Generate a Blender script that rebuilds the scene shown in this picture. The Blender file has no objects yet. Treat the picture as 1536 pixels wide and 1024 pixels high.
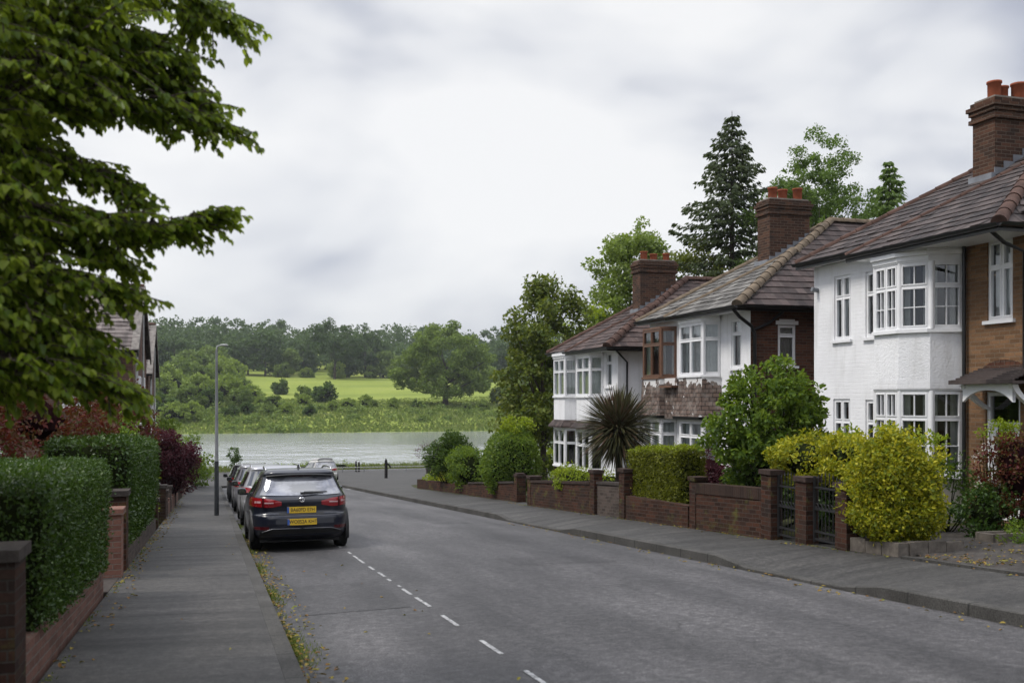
import bpy, math, random
import numpy as np
from mathutils import Vector as V
R = math.radians
rnd = random.Random(7)
SC = bpy.context.scene
COL = SC.collection
S = 0.05896            # fall of the street per metre
def road_z(y): return -S * y

# ------------------------------------------------------------------ camera maths (for laying out the site)
TH = R(16.8754); FPX = 1493.3; HOR = 598.0; EYE = 1.68
def at(px, py, Y):
    """the site point seen at pixel px,py of the survey picture, at distance Y down the street"""
    f = (math.sin(TH), math.cos(TH)); r = (math.cos(TH), -math.sin(TH))
    dx = f[0]*FPX + r[0]*(px-768); dy = f[1]*FPX + r[1]*(px-768); dz = HOR-py
    t = Y/dy
    return V((dx*t, Y, EYE+dz*t))

# ------------------------------------------------------------------ objects
ORG = {}
def tag(o, label=None, cat=None, group=None, kind=None):
    if label: o['label'] = label
    if cat: o['category'] = cat
    if group: o['group'] = group
    if kind: o['kind'] = kind
    return o
def thing(name, loc, label, cat, group=None):
    o = bpy.data.objects.new(name, None); COL.objects.link(o)
    o.location = loc; o.empty_display_size = .2
    ORG[o.name] = V(loc)
    return tag(o, label, cat, group)
def root_org(p):
    while p is not None:
        if p.name in ORG: return ORG[p.name]
        p = p.parent
    return V((0, 0, 0))
def link(name, me, parent=None, mats=()):
    o = bpy.data.objects.new(name, me); COL.objects.link(o)
    for m in mats: me.materials.append(m)
    if parent is not None: o.parent = parent
    return o
def copy_tree(o, parent=None):
    c = o.copy(); COL.objects.link(c); c.parent = parent
    for ch in list(o.children): copy_tree(ch, c)
    return c

class MB:
    def __init__(s, shear=0.0): s.v = []; s.f = []; s.mi = []; s.sm = []; s.uv = []; s.shear = shear; s.m = 0
    def face(s, pts, smooth=False, uv=None):
        i = len(s.v); pts = [V(p) for p in pts]; s.v += pts
        s.f.append(list(range(i, i+len(pts)))); s.mi.append(s.m); s.sm.append(smooth)
        s.uv += uv if uv else s.auto(pts)
    def auto(s, p):
        n = V((0, 0, 0)); k = len(p)
        for i in range(k):
            a = p[i]; b = p[(i+1) % k]
            n += V(((a.y-b.y)*(a.z+b.z), (a.z-b.z)*(a.x+b.x), (a.x-b.x)*(a.y+b.y)))
        if n.length < 1e-12: n = V((0, 0, 1))
        n.normalize()
        if abs(n.z) > .75: return [(q.x, q.y) for q in p]
        t = V((-n.y, n.x, 0)).normalized()
        return [(q.dot(t), q.z + s.shear*q.y) for q in p]
    def grid(s, rows, smooth=True, closed=False):
        """rows of points -> quads sharing vertices"""
        i0 = len(s.v); nr = len(rows); nc = len(rows[0])
        for r in rows: s.v += [V(p) for p in r]
        for a in range(nr-1):
            for b in range(nc if closed else nc-1):
                b2 = (b+1) % nc
                ids = [i0+a*nc+b, i0+a*nc+b2, i0+(a+1)*nc+b2, i0+(a+1)*nc+b]
                s.f.append(ids); s.mi.append(s.m); s.sm.append(smooth)
                s.uv += s.auto([s.v[k] for k in ids])
    def box(s, x0, x1, y0, y1, z0, z1, zf=None):
        """axis box; zf(x,y) is added to every z (lets walls follow the hill)"""
        g = (lambda x, y: 0) if zf is None else zf
        c = [V((x, y, z+g(x, y))) for z in (z0, z1) for (x, y) in ((x0, y0), (x1, y0), (x1, y1), (x0, y1))]
        for q in ((3, 2, 1, 0), (4, 5, 6, 7), (0, 1, 5, 4), (1, 2, 6, 5), (2, 3, 7, 6), (3, 0, 4, 7)):
            s.face([c[k] for k in q])
    def obox(s, o, u, v, n, a0, a1, b0, b1, d0, d1):
        c = [o + u*a + v*b + n*d for d in (d0, d1) for (a, b) in ((a0, b0), (a1, b0), (a1, b1), (a0, b1))]
        for q in ((3, 2, 1, 0), (4, 5, 6, 7), (0, 1, 5, 4), (1, 2, 6, 5), (2, 3, 7, 6), (3, 0, 4, 7)):
            s.face([c[k] for k in q])
    def prism(s, poly, z0, z1, zf=None):
        g = (lambda x, y: 0) if zf is None else zf
        lo = [V((x, y, z0+g(x, y))) for x, y in poly]; hi = [V((x, y, z1+g(x, y))) for x, y in poly]
        s.face(hi); s.face(lo[::-1])
        for i in range(len(poly)):
            j = (i+1) % len(poly); s.face([lo[i], lo[j], hi[j], hi[i]])
    def tube(s, pts, rad, n=8, cap=True, smooth=True):
        pts = [V(p) for p in pts]
        if not hasattr(rad, '__len__'): rad = [rad]*len(pts)
        rings = []; ref = None
        for i, p in enumerate(pts):
            d = (pts[min(i+1, len(pts)-1)] - pts[max(i-1, 0)]).normalized()
            if ref is None:
                ref = V((1, 0, 0)) if abs(d.x) < .8 else V((0, 1, 0))
            a = d.cross(ref).normalized(); b = d.cross(a).normalized(); ref = -d.cross(a).cross(d).normalized() if False else ref
            rings.append([p + (a*math.cos(2*math.pi*k/n) + b*math.sin(2*math.pi*k/n))*rad[i] for k in range(n)])
        s.grid(rings, smooth, True)
        if cap:
            s.face(rings[0][::-1]); s.face(rings[-1])
    def lathe(s, prof, c, n=16):
        rings = [[V((c[0]+r*math.cos(2*math.pi*k/n), c[1]+r*math.sin(2*math.pi*k/n), c[2]+z)) for k in range(n)] for r, z in prof]
        s.grid(rings, True, True)
    def build(s, name, mats, parent=None, org=None, bevel=0):
        mats = list(mats) if isinstance(mats, (list, tuple)) else [mats]
        if org is None: org = root_org(parent) if parent is not None else V((0, 0, 0))
        me = bpy.data.meshes.new(name)
        me.from_pydata([tuple(p-org) for p in s.v], [], s.f)
        me.polygons.foreach_set('material_index', s.mi)
        me.polygons.foreach_set('use_smooth', s.sm)
        ul = me.uv_layers.new(name='UVMap')
        ul.data.foreach_set('uv', [c for q in s.uv for c in q])
        me.update()
        o = link(name, me, parent, mats)
        if bevel:
            b = o.modifiers.new('edge', 'BEVEL'); b.width = bevel; b.segments = 2; b.limit_method = 'ANGLE'
        if parent is None: o.location = org
        return o

# ------------------------------------------------------------------ materials
def new_mat(name):
    m = bpy.data.materials.new(name); m.use_nodes = True
    nt = m.node_tree; b = nt.nodes['Principled BSDF']
    return m, nt, b
def N(nt, t, **kw):
    n = nt.nodes.new(t)
    for k, v in kw.items():
        if k in ('operation', 'blend_type', 'data_type', 'feature', 'noise_dimensions', 'offset', 'offset_frequency', 'squash', 'interpolation_type', 'mode'): setattr(n, k, v)
        else: n.inputs[k].default_value = v
    return n
def L(nt, a, b): nt.links.new(a, b)
def ramp(nt, fac, stops, interp='LINEAR'):
    r = nt.nodes.new('ShaderNodeValToRGB'); r.color_ramp.interpolation = interp
    e = r.color_ramp.elements
    while len(e) < len(stops): e.new(.5)
    for i, (p, c) in enumerate(stops):
        e[i].position = p; e[i].color = (*c, 1) if len(c) == 3 else c
    L(nt, fac, r.inputs[0]); return r.outputs[0]
def mix(nt, fac, a, b, bt='MIX'):
    n = nt.nodes.new('ShaderNodeMix'); n.data_type = 'RGBA'; n.blend_type = bt
    for sock, val in ((n.inputs[0], fac), (n.inputs[6], a), (n.inputs[7], b)):
        if hasattr(val, 'is_output'): L(nt, val, sock)
        elif isinstance(val, (int, float)): sock.default_value = val
        else: sock.default_value = (*val, 1)
    return n.outputs[2]
def math_n(nt, op, a, b=None):
    n = nt.nodes.new('ShaderNodeMath'); n.operation = op
    for i, v in enumerate((a, b)):
        if v is None: continue
        if hasattr(v, 'is_output'): L(nt, v, n.inputs[i])
        else: n.inputs[i].default_value = v
    return n.outputs[0]
def noise(nt, vec, scale, detail=4, rough=.55, dist=0):
    n = N(nt, 'ShaderNodeTexNoise', Scale=scale, Detail=detail, Roughness=rough, Distortion=dist)
    if vec is not None: L(nt, vec, n.inputs['Vector'])
    return n.outputs[0]
def coords(nt, kind='Object'):
    return nt.nodes.new('ShaderNodeTexCoord').outputs[kind]
def world_pos(nt): return nt.nodes.new('ShaderNodeNewGeometry').outputs['Position']
def mapping(nt, vec, scale=(1, 1, 1), rot=(0, 0, 0), loc=(0, 0, 0)):
    m = nt.nodes.new('ShaderNodeMapping'); m.inputs['Location'].default_value = loc; m.inputs['Scale'].default_value = scale; m.inputs['Rotation'].default_value = rot
    L(nt, vec, m.inputs[0]); return m.outputs[0]
def bump(nt, b, h, strength=.4, dist=.01):
    n = N(nt, 'ShaderNodeBump', Strength=strength, Distance=dist); L(nt, h, n.inputs['Height']); L(nt, n.outputs[0], b.inputs['Normal']); return n

def plain(name, col, rough=.5, metal=0, spec=.5, var=0.12, nscale=6, coat=0, bmp=0):
    m, nt, b = new_mat(name)
    n = noise(nt, world_pos(nt), nscale, 4)
    c = ramp(nt, n, [(.25, tuple(x*(1-var) for x in col)), (.75, tuple(min(1, x*(1+var)) for x in col))])
    L(nt, c, b.inputs['Base Color']); b.inputs['Roughness'].default_value = rough; b.inputs['Metallic'].default_value = metal
    b.inputs['Specular IOR Level'].default_value = spec if rough < .75 else min(spec, .1)
    if coat: b.inputs['Coat Weight'].default_value = coat; b.inputs['Coat Roughness'].default_value = .04
    if bmp: bump(nt, b, noise(nt, world_pos(nt), 40, 3), bmp, .01)
    return m

def brick(name, c1, c2, mortar, dark=.5, stain=(.03, .028, .025), stain_amt=.5, moss=0.0, bw=.225, rh=.075, grime=None):
    m, nt, b = new_mat(name)
    uv = coords(nt, 'UV')
    w = N(nt, 'ShaderNodeTexNoise', Scale=9, Detail=2)
    L(nt, uv, w.inputs['Vector'])
    wob = nt.nodes.new('ShaderNodeVectorMath'); wob.operation = 'MULTIPLY_ADD'
    L(nt, w.outputs['Color'], wob.inputs[0]); wob.inputs[1].default_value = (.012, .012, 0); L(nt, uv, wob.inputs[2])
    br = N(nt, 'ShaderNodeTexBrick', Scale=1.0)
    br.inputs['Brick Width'].default_value = bw; br.inputs['Row Height'].default_value = rh
    br.inputs['Mortar Size'].default_value = .0075; br.inputs['Mortar Smooth'].default_value = .3; br.inputs['Bias'].default_value = -.1
    br.inputs['Color1'].default_value = (*c1, 1); br.inputs['Color2'].default_value = (*c2, 1); br.inputs['Mortar'].default_value = (*mortar, 1)
    L(nt, wob.outputs[0], br.inputs['Vector'])
    n1 = noise(nt, uv, 1.3, 6, .65)
    n2 = noise(nt, uv, 30, 3, .6)
    c = mix(nt, ramp(nt, n2, [(.3, (0, 0, 0)), (.7, (1, 1, 1))]), br.outputs[0], (dark, dark*.95, dark*.9), 'MULTIPLY')
    st = ramp(nt, n1, [(.48, (0, 0, 0)), (.72, (stain_amt,)*3)])
    c = mix(nt, st, c, stain)
    if moss:
        ms = ramp(nt, noise(nt, uv, 2.1, 6, .7), [(.56, (0, 0, 0)), (.68, (moss,)*3)])
        c = mix(nt, ms, c, (.10, .11, .025))
    L(nt, c, b.inputs['Base Color']); b.inputs['Roughness'].default_value = .9; b.inputs['Specular IOR Level'].default_value = .1
    h = math_n(nt, 'ADD', math_n(nt, 'MULTIPLY', br.outputs[1], -1.0), math_n(nt, 'MULTIPLY', n2, .5))
    bump(nt, b, h, .8, .008)
    return m

def leafmat(name, cols, trans=.35, rough=.45, tcol=None, ns=.9, nw=.4, spec=.2):
    m, nt, b = new_mat(name)
    g = nt.nodes.new('ShaderNodeNewGeometry')
    n = noise(nt, g.outputs['Position'], ns, 3)
    f = math_n(nt, 'ADD', math_n(nt, 'MULTIPLY', g.outputs['Random Per Island'], 1-nw), math_n(nt, 'MULTIPLY', n, nw))
    k = len(cols)
    c = ramp(nt, f, [(.12 + .76*i/(k-1), cols[i]) for i in range(k)])
    L(nt, c, b.inputs['Base Color']); b.inputs['Roughness'].default_value = rough; b.inputs['Specular IOR Level'].default_value = spec
    t = nt.nodes.new('ShaderNodeBsdfTranslucent')
    L(nt, mix(nt, .6, c, tuple(min(1, x*1.4) for x in (tcol or (cols[-1][0]*1.1, cols[-1][1]*1.2, cols[-1][2]*.7)))), t.inputs[0])
    mx = nt.nodes.new('ShaderNodeMixShader'); mx.inputs[0].default_value = trans
    L(nt, b.outputs[0], mx.inputs[1]); L(nt, t.outputs[0], mx.inputs[2])
    L(nt, mx.outputs[0], nt.nodes['Material Output'].inputs[0])
    return m

def tilemat(name, cols, lichen=(.25, .25, .22), lich=.3, tw=.25, th=.27):
    m, nt, b = new_mat(name)
    uv = coords(nt, 'UV')
    fl = nt.nodes.new('ShaderNodeVectorMath'); fl.operation = 'FLOOR'
    L(nt, mapping(nt, uv, (1/tw, 1/th, 1)), fl.inputs[0])
    wn = nt.nodes.new('ShaderNodeTexWhiteNoise'); wn.noise_dimensions = '2D'; L(nt, fl.outputs[0], wn.inputs['Vector'])
    f = math_n(nt, 'ADD', math_n(nt, 'MULTIPLY', wn.outputs[0], .55), math_n(nt, 'MULTIPLY', noise(nt, uv, 1.2, 5, .65), .45))
    k = len(cols); c = ramp(nt, f, [(.2 + .6*i/(k-1), cols[i]) for i in range(k)])
    lc = ramp(nt, noise(nt, uv, 7, 6, .7), [(.52, (0, 0, 0)), (.7, (lich,)*3)])
    c = mix(nt, lc, c, lichen)
    c = mix(nt, ramp(nt, noise(nt, mapping(nt, uv, (3, .6, 1)), 1, 4), [(.5, (0, 0, 0)), (.75, (.5, .5, .5))]), c, (.02, .018, .017))
    L(nt, c, b.inputs['Base Color']); b.inputs['Roughness'].default_value = .75; b.inputs['Specular IOR Level'].default_value = .2
    bump(nt, b, noise(nt, uv, 60, 4), .35, .01)
    return m

M = {}
def make_materials():
    # ---- asphalt carriageway
    m, nt, b = new_mat('asphalt'); p = world_pos(nt)
    fine = noise(nt, p, 95, 3, .7); mid = noise(nt, mapping(nt, p, (1, .25, 1)), 1.1, 6, .62); big = noise(nt, mapping(nt, p, (.5, .12, 1)), .8, 4)
    c = ramp(nt, fine, [(.28, (.014, .014, .014)), (.5, (.044, .0432, .0435)), (.74, (.145, .142, .141))])
    c = mix(nt, .8, c, ramp(nt, noise(nt, p, 11, 8, .82), [(.34, (.42, .42, .42)), (.5, (1, 1, 1)), (.66, (2.1, 2.08, 2.05))]), 'MULTIPLY')
    c = mix(nt, .9, c, ramp(nt, mid, [(.32, (.60, .59, .60)), (.68, (1.3, 1.28, 1.28))]), 'MULTIPLY')
    c = mix(nt, .75, c, ramp(nt, big, [(.36, (.62, .62, .63)), (.62, (1.25, 1.24, 1.25))]), 'MULTIPLY')
    tr_ = noise(nt, mapping(nt, p, (1.15, .012, 0)), 1.0, 2, .5); c = mix(nt, .8, c, ramp(nt, tr_, [(.38, (.78, .78, .79)), (.6, (1.18, 1.17, 1.17))]), 'MULTIPLY')
    v = N(nt, 'ShaderNodeTexVoronoi', Scale=.55); v.feature = 'DISTANCE_TO_EDGE'
    dv = nt.nodes.new('ShaderNodeVectorMath'); dv.operation = 'MULTIPLY_ADD'
    nn = N(nt, 'ShaderNodeTexNoise', Scale=1.6, Detail=6); L(nt, p, nn.inputs['Vector'])
    L(nt, nn.outputs['Color'], dv.inputs[0]); dv.inputs[1].default_value = (1.1, 1.1, 0); L(nt, p, dv.inputs[2]); L(nt, dv.outputs[0], v.inputs['Vector'])
    cr = math_n(nt, 'MULTIPLY', ramp(nt, v.outputs[0], [(.0, (1, 1, 1)), (.012, (0, 0, 0))]), ramp(nt, noise(nt, p, .35, 2), [(.5, (0, 0, 0)), (.6, (.75, .75, .75))]))
    c = mix(nt, cr, c, (.018, .018, .018))
    L(nt, c, b.inputs['Base Color']); b.inputs['Roughness'].default_value = .62; b.inputs['Specular IOR Level'].default_value = .36
    bump(nt, b, fine, .55, .008); M['asphalt'] = m
    m2 = m.copy(); m2.name = 'asphalt_patch'; M['asphalt_patch'] = m2
    for n_ in m2.node_tree.nodes:
        if n_.type == 'VALTORGB' and abs(n_.color_ramp.elements[0].position-.28) < .01:
            for e_ in n_.color_ramp.elements: e_.color = tuple(x*.78 for x in e_.color[:3])+(1,)
    # ---- footway tarmac
    m, nt, b = new_mat('footway'); p = world_pos(nt)
    fine = noise(nt, p, 110, 3, .7); band = noise(nt, mapping(nt, p, (.35, 2.6, 1)), 1.0, 6, .65); big = noise(nt, p, .6, 4)
    c = ramp(nt, fine, [(.28, (.016, .016, .0155)), (.5, (.042, .041, .0395)), (.75, (.10, .097, .092))])
    c = mix(nt, .7, c, ramp(nt, noise(nt, p, 12, 8, .82), [(.34, (.45, .45, .45)), (.5, (1, 1, 1)), (.66, (2.0, 1.98, 1.94))]), 'MULTIPLY')
    c = mix(nt, 1.0, c, ramp(nt, band, [(.34, (.62, .61, .60)), (.5, (.97, .96, .95)), (.66, (1.35, 1.32, 1.29))]), 'MULTIPLY')
    c = mix(nt, .6, c, ramp(nt, big, [(.35, (.7, .7, .7)), (.65, (1.2, 1.18, 1.16))]), 'MULTIPLY')
    sp = nt.nodes.new('ShaderNodeSeparateXYZ'); L(nt, p, sp.inputs[0])
    jy = math_n(nt, 'FRACT', math_n(nt, 'DIVIDE', math_n(nt, 'ADD', sp.outputs[1], math_n(nt, 'MULTIPLY', noise(nt, p, 1.5, 2), .12)), 2.75))
    jn = ramp(nt, jy, [(0, (.55, .55, .55)), (.008, (0, 0, 0))]); c = mix(nt, jn, c, (.02, .02, .019))
    L(nt, c, b.inputs['Base Color']); b.inputs['Roughness'].default_value = .7; b.inputs['Specular IOR Level'].default_value = .25
    bump(nt, b, fine, .5, .006); M['footway'] = m
    # ---- kerb stone
    m, nt, b = new_mat('kerbstone'); p = world_pos(nt)
    c = ramp(nt, noise(nt, p, 50, 4, .7), [(.3, (.032, .031, .029)), (.7, (.095, .091, .086))])
    c = mix(nt, .8, c, ramp(nt, noise(nt, p, 1.6, 4), [(.35, (.6, .6, .58)), (.65, (1.1, 1.1, 1.08))]), 'MULTIPLY')
    sp = nt.nodes.new('ShaderNodeSeparateXYZ'); L(nt, p, sp.inputs[0])
    j = ramp(nt, math_n(nt, 'FRACT', math_n(nt, 'DIVIDE', sp.outputs[1], .915)), [(0, (1, 1, 1)), (.03, (0, 0, 0))], 'CONSTANT')
    c = mix(nt, j, c, (.03, .03, .028)); L(nt, c, b.inputs['Base Color']); b.inputs['Roughness'].default_value = .8; b.inputs['Specular IOR Level'].default_value = .15
    bump(nt, b, noise(nt, p, 60, 3), .4, .008); M['kerb'] = m
    # ---- road paint, worn
    m, nt, b = new_mat('road_paint'); p = world_pos(nt)
    c = ramp(nt, noise(nt, p, 22, 5, .75), [(.40, (.07, .07, .07)), (.52, (.30, .30, .295)), (.7, (.46, .46, .45))])
    L(nt, c, b.inputs['Base Color']); b.inputs['Roughness'].default_value = .6; M['paint'] = m
    # ---- sett driveway
    m, nt, b = new_mat('setts'); uv = coords(nt, 'UV')
    br = N(nt, 'ShaderNodeTexBrick', Scale=1.0); br.inputs['Brick Width'].default_value = .2; br.inputs['Row Height'].default_value = .1
    br.inputs['Mortar Size'].default_value = .008; br.inputs['Color1'].default_value = (.085, .078, .072, 1); br.inputs['Color2'].default_value = (.055, .048, .045, 1); br.inputs['Mortar'].default_value = (.03, .03, .026, 1)
    L(nt, uv, br.inputs['Vector'])
    c = mix(nt, .7, br.outputs[0], ramp(nt, noise(nt, uv, 1.4, 6, .7), [(.3, (.5, .5, .5)), (.7, (1.25, 1.22, 1.2))]), 'MULTIPLY')
    L(nt, c, b.inputs['Base Color']); b.inputs['Roughness'].default_value = .85; b.inputs['Specular IOR Level'].default_value = .12
    bump(nt, b, math_n(nt, 'ADD', math_n(nt, 'MULTIPLY', br.outputs[1], -1), noise(nt, uv, 50, 3)), .6, .008); M['setts'] = m
    # ---- soil / garden ground / bank (colour by place, all one sheet)
    m, nt, b = new_mat('ground'); p = world_pos(nt)
    sp = nt.nodes.new('ShaderNodeSeparateXYZ'); L(nt, p, sp.inputs[0])
    g1 = ramp(nt, noise(nt, p, 3, 6, .7), [(.3, (.030, .026, .016)), (.55, (.045, .050, .018)), (.75, (.07, .085, .025))])
    fld = ramp(nt, noise(nt, mapping(nt, p, (.02, .05, .05)), 1, 6, .65), [(.3, (.135, .175, .035)), (.55, (.205, .245, .048)), (.75, (.27, .285, .08))])
    fld = mix(nt, .6, fld, ramp(nt, noise(nt, p, 1.2, 5, .7), [(.3, (.65, .68, .6)), (.7, (1.15, 1.15, 1.1))]), 'MULTIPLY')
    far = N(nt, 'ShaderNodeMapRange'); far.inputs[1].default_value = 130; far.inputs[2].default_value = 250; L(nt, sp.outputs[1], far.inputs[0])
    L(nt, mix(nt, far.outputs[0], g1, fld), b.inputs['Base Color']); b.inputs['Roughness'].default_value = .95; b.inputs['Specular IOR Level'].default_value = .1
    bump(nt, b, noise(nt, p, 8, 5, .7), .6, .05); M['ground'] = m
    # ---- river
    m, nt, b = new_mat('river'); p = world_pos(nt)
    b.inputs['Base Color'].default_value = (.74, .76, .76, 1); b.inputs['Metallic'].default_value = .8; b.inputs['IOR'].default_value = 1.5; sy = nt.nodes.new('ShaderNodeSeparateXYZ'); L(nt, p, sy.inputs[0])
    rr = N(nt, 'ShaderNodeMapRange'); rr.inputs[1].default_value = 185; rr.inputs[2].default_value = 240; rr.inputs[3].default_value = 1.0; rr.inputs[4].default_value = .06
    rr_x = math_n(nt, 'MULTIPLY', math_n(nt, 'MAXIMUM', math_n(nt, 'SUBTRACT', sy.outputs[0], 30.0), 0.0), .9)
    L(nt, math_n(nt, 'ADD', rr_x, math_n(nt, 'ADD', sy.outputs[1], math_n(nt, 'MULTIPLY', noise(nt, mapping(nt, p, (.02, .05, 1)), 1, 3), 50))), rr.inputs[0]); b.inputs['Roughness'].default_value = .16
    h = math_n(nt, 'ADD', noise(nt, mapping(nt, p, (.45, .16, 1)), 1.0, 5, .65), math_n(nt, 'MULTIPLY', noise(nt, mapping(nt, p, (.03, .05, 1)), 1, 3), 2.0))
    bump(nt, b, math_n(nt, 'MULTIPLY', h, rr.outputs[0]), 1.0, 1.3); M['river'] = m
    # ---- walls
    M['brick_dark'] = brick('brick_dark_red', (.055, .029, .021), (.024, .014, .012), (.05, .043, .037), .7, moss=.35, stain_amt=.65)
    M['brick_old'] = brick('brick_boundary', (.082, .037, .024), (.026, .015, .012), (.075, .060, .049), .7, moss=.6, stain_amt=.7)
    M['brick_grey'] = brick('brick_grey', (.11, .088, .076), (.058, .047, .042), (.12, .105, .094), .7, stain_amt=.5)
    M['brick_tan'] = brick('brick_tan', (.27, .155, .085), (.15, .088, .050), (.235, .18, .13), .72, stain_amt=.3)
    M['brick_side'] = brick('brick_side', (.135, .060, .039), (.062, .031, .023), (.13, .105, .085), .7, stain_amt=.4)
    M['brick_pink'] = brick('brick_pink', (.25, .125, .095), (.16, .08, .062), (.21, .17, .145), .8, stain_amt=.3)
    M['brick_chim'] = brick('brick_chimney', (.115, .060, .040), (.042, .027, .021), (.13, .105, .085), .75, stain_amt=.7)
    M['brick_left'] = brick('brick_left', (.18, .098, .076), (.11, .060, .048), (.17, .148, .13), .7, stain_amt=.4)
    M['soldier'] = brick('brick_soldier', (.060, .036, .028), (.030, .020, .017), (.055, .047, .04), .7, moss=.4, stain_amt=.7, bw=.075, rh=.4)
    # render, white painted
    def render_mat(name, rough_b, col=(.82, .82, .835), sc=18, line=False):
        m, nt, b = new_mat(name); p = world_pos(nt); uv = coords(nt, 'UV')
        c = ramp(nt, noise(nt, p, 1.1, 6, .65), [(.3, tuple(x*.88 for x in col)), (.65, col)])
        st = ramp(nt, noise(nt, mapping(nt, p, (2.5, 2.5, .35)), 1.4, 5, .7), [(.52, (0, 0, 0)), (.80, (.55, .55, .55))])
        c = mix(nt, st, c, (.42, .41, .385)); L(nt, c, b.inputs['Base Color']); b.inputs['Roughness'].default_value = .85
        h = noise(nt, p, sc, 5, .65)
        if line:
            br = N(nt, 'ShaderNodeTexBrick', Scale=1.0); br.inputs['Brick Width'].default_value = .24; br.inputs['Row Height'].default_value = .078
            br.inputs['Mortar Size'].default_value = .006; br.inputs['Mortar Smooth'].default_value = .8; L(nt, uv, br.inputs['Vector'])
            h = math_n(nt, 'ADD', h, math_n(nt, 'MULTIPLY', br.outputs[1], -.6))
        bump(nt, b, h, rough_b, .015); return m
    M['render'] = render_mat('white_render', .45, line=True)
    M['roughcast'] = render_mat('roughcast', 1.0, sc=24)
    M['render_grey'] = render_mat('stained_render', .6, (.34, .32, .28))
    M['white'] = plain('white_gloss_paint', (.78, .78, .79), .35, var=.05)
    M['brown'] = plain('brown_stained_timber', (.13, .062, .035), .4, var=.3, nscale=12)
    M['black'] = plain('black_gutter', (.012, .012, .013), .35)
    M['iron'] = plain('black_iron', (.016, .016, .017), .5)
    M['lead'] = plain('lead_flashing', (.17, .18, .20), .5, var=.25)
    M['cap'] = plain('stone_cap', (.055, .047, .042), .9, var=.35, nscale=14, bmp=.5)
    M['cap_brown'] = plain('brown_cap', (.048, .034, .029), .9, var=.35, nscale=14, bmp=.5)
    M['stone'] = plain('planter_stone', (.12, .105, .09), .9, var=.4, nscale=9, bmp=.8)
    M['tile_dark'] = plain('dark_slate', (.035, .032, .033), .7, var=.4, nscale=12, bmp=.4)
    M['terra'] = plain('terracotta', (.25, .075, .040), .8, var=.3, nscale=5, bmp=.2)
    M['mortar'] = plain('mortar', (.20, .175, .15), .95, var=.3)
    M['tile1'] = tilemat('roof_tile_brown', [(.022, .018, .018), (.048, .037, .035), (.080, .062, .057)], lich=.16)
    M['tile2'] = tilemat('roof_tile_grey', [(.045, .041, .037), (.10, .093, .084), (.18, .17, .155)], (.30, .30, .27), .45)
    M['tile2b'] = tilemat('roof_tile_maroon', [(.028, .021, .020), (.056, .041, .038), (.088, .064, .059)], lich=.12)
    M['tile3'] = tilemat('roof_tile_red', [(.030, .020, .019), (.058, .039, .035), (.095, .064, .055)], lich=.18)
    M['tileL'] = tilemat('roof_tile_left', [(.07, .056, .052), (.13, .108, .10), (.20, .17, .158)], lich=.25)
    M['ridge_red'] = plain('ridge_red', (.075, .045, .036), .85, var=.45, nscale=5, bmp=.4)
    M['ridge_buff'] = plain('ridge_buff', (.135, .105, .075), .9, var=.4, nscale=6, bmp=.4)
    # hanging tiles / shingles (weathered) on the bay apron
    m, nt, b = new_mat('shingle'); uv = coords(nt, 'UV')
    br = N(nt, 'ShaderNodeTexBrick', Scale=1.0); br.inputs['Brick Width'].default_value = .2; br.inputs['Row Height'].default_value = .115
    br.inputs['Mortar Size'].default_value = .010; br.inputs['Color1'].default_value = (.15, .105, .085, 1); br.inputs['Color2'].default_value = (.085, .06, .05, 1); br.inputs['Mortar'].default_value = (.025, .02, .018, 1)
    L(nt, uv, br.inputs['Vector'])
    c = mix(nt, ramp(nt, noise(nt, uv, 3.2, 6, .7), [(.45, (0, 0, 0)), (.7, (.7, .7, .7))]), br.outputs[0], (.28, .25, .225))
    sz = nt.nodes.new('ShaderNodeSeparateXYZ'); L(nt, uv, sz.inputs[0])
    mr = N(nt, 'ShaderNodeMapRange'); mr.inputs[1].default_value = 1.95; mr.inputs[2].default_value = 2.3; L(nt, sz.outputs[1], mr.inputs[0])
    fl = math_n(nt, 'GREATER_THAN', math_n(nt, 'ADD', noise(nt, uv, 3.0, 5, .65), math_n(nt, 'MULTIPLY', mr.outputs[0], .26)), .64)
    c = mix(nt, fl, c, (.62, .61, .60)); L(nt, c, b.inputs['Base Color']); b.inputs['Roughness'].default_value = .85; b.inputs['Specular IOR Level'].default_value = .12
    bump(nt, b, math_n(nt, 'MULTIPLY', br.outputs[1], -1), .8, .02); M['shingle'] = m
    # window glass
    m, nt, b = new_mat('window_glass'); nt.nodes.remove(b)
    tr = nt.nodes.new('ShaderNodeBsdfTransparent'); tr.inputs[0].default_value = (.86, .89, .88, 1)
    gl = nt.nodes.new('ShaderNodeBsdfGlossy'); gl.inputs['Roughness'].default_value = .015; gl.inputs[0].default_value = (.95, .97, 1, 1)
    fr = nt.nodes.new('ShaderNodeFresnel'); fr.inputs[0].default_value = 1.55
    bp = N(nt, 'ShaderNodeBump', Strength=.06, Distance=.02); L(nt, noise(nt, world_pos(nt), 2.2, 2), bp.inputs['Height']); L(nt, bp.outputs[0], gl.inputs['Normal'])
    ms = nt.nodes.new('ShaderNodeMixShader')
    L(nt, math_n(nt, 'ADD', math_n(nt, 'MULTIPLY', fr.outputs[0], 1.2), .045), ms.inputs[0]); L(nt, tr.outputs[0], ms.inputs[1]); L(nt, gl.outputs[0], ms.inputs[2])
    L(nt, ms.outputs[0], nt.nodes['Material Output'].inputs[0]); M['glass'] = m
    M['net'] = plain('net_curtain', (.80, .82, .82), .9, var=.12)
    M['drape'] = plain('curtain_cloth', (.52, .53, .51), .9, var=.2)
    M['green_reflect'] = plain('green_reflection_panel', (.16, .19, .08), .9, var=.25)  # green reflections in the panes, painted onto hanging panels
    M['dim'] = plain('dark_room', (.05, .047, .043), .9)  # shade of unlit interiors, painted as a flat dark colour
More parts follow.
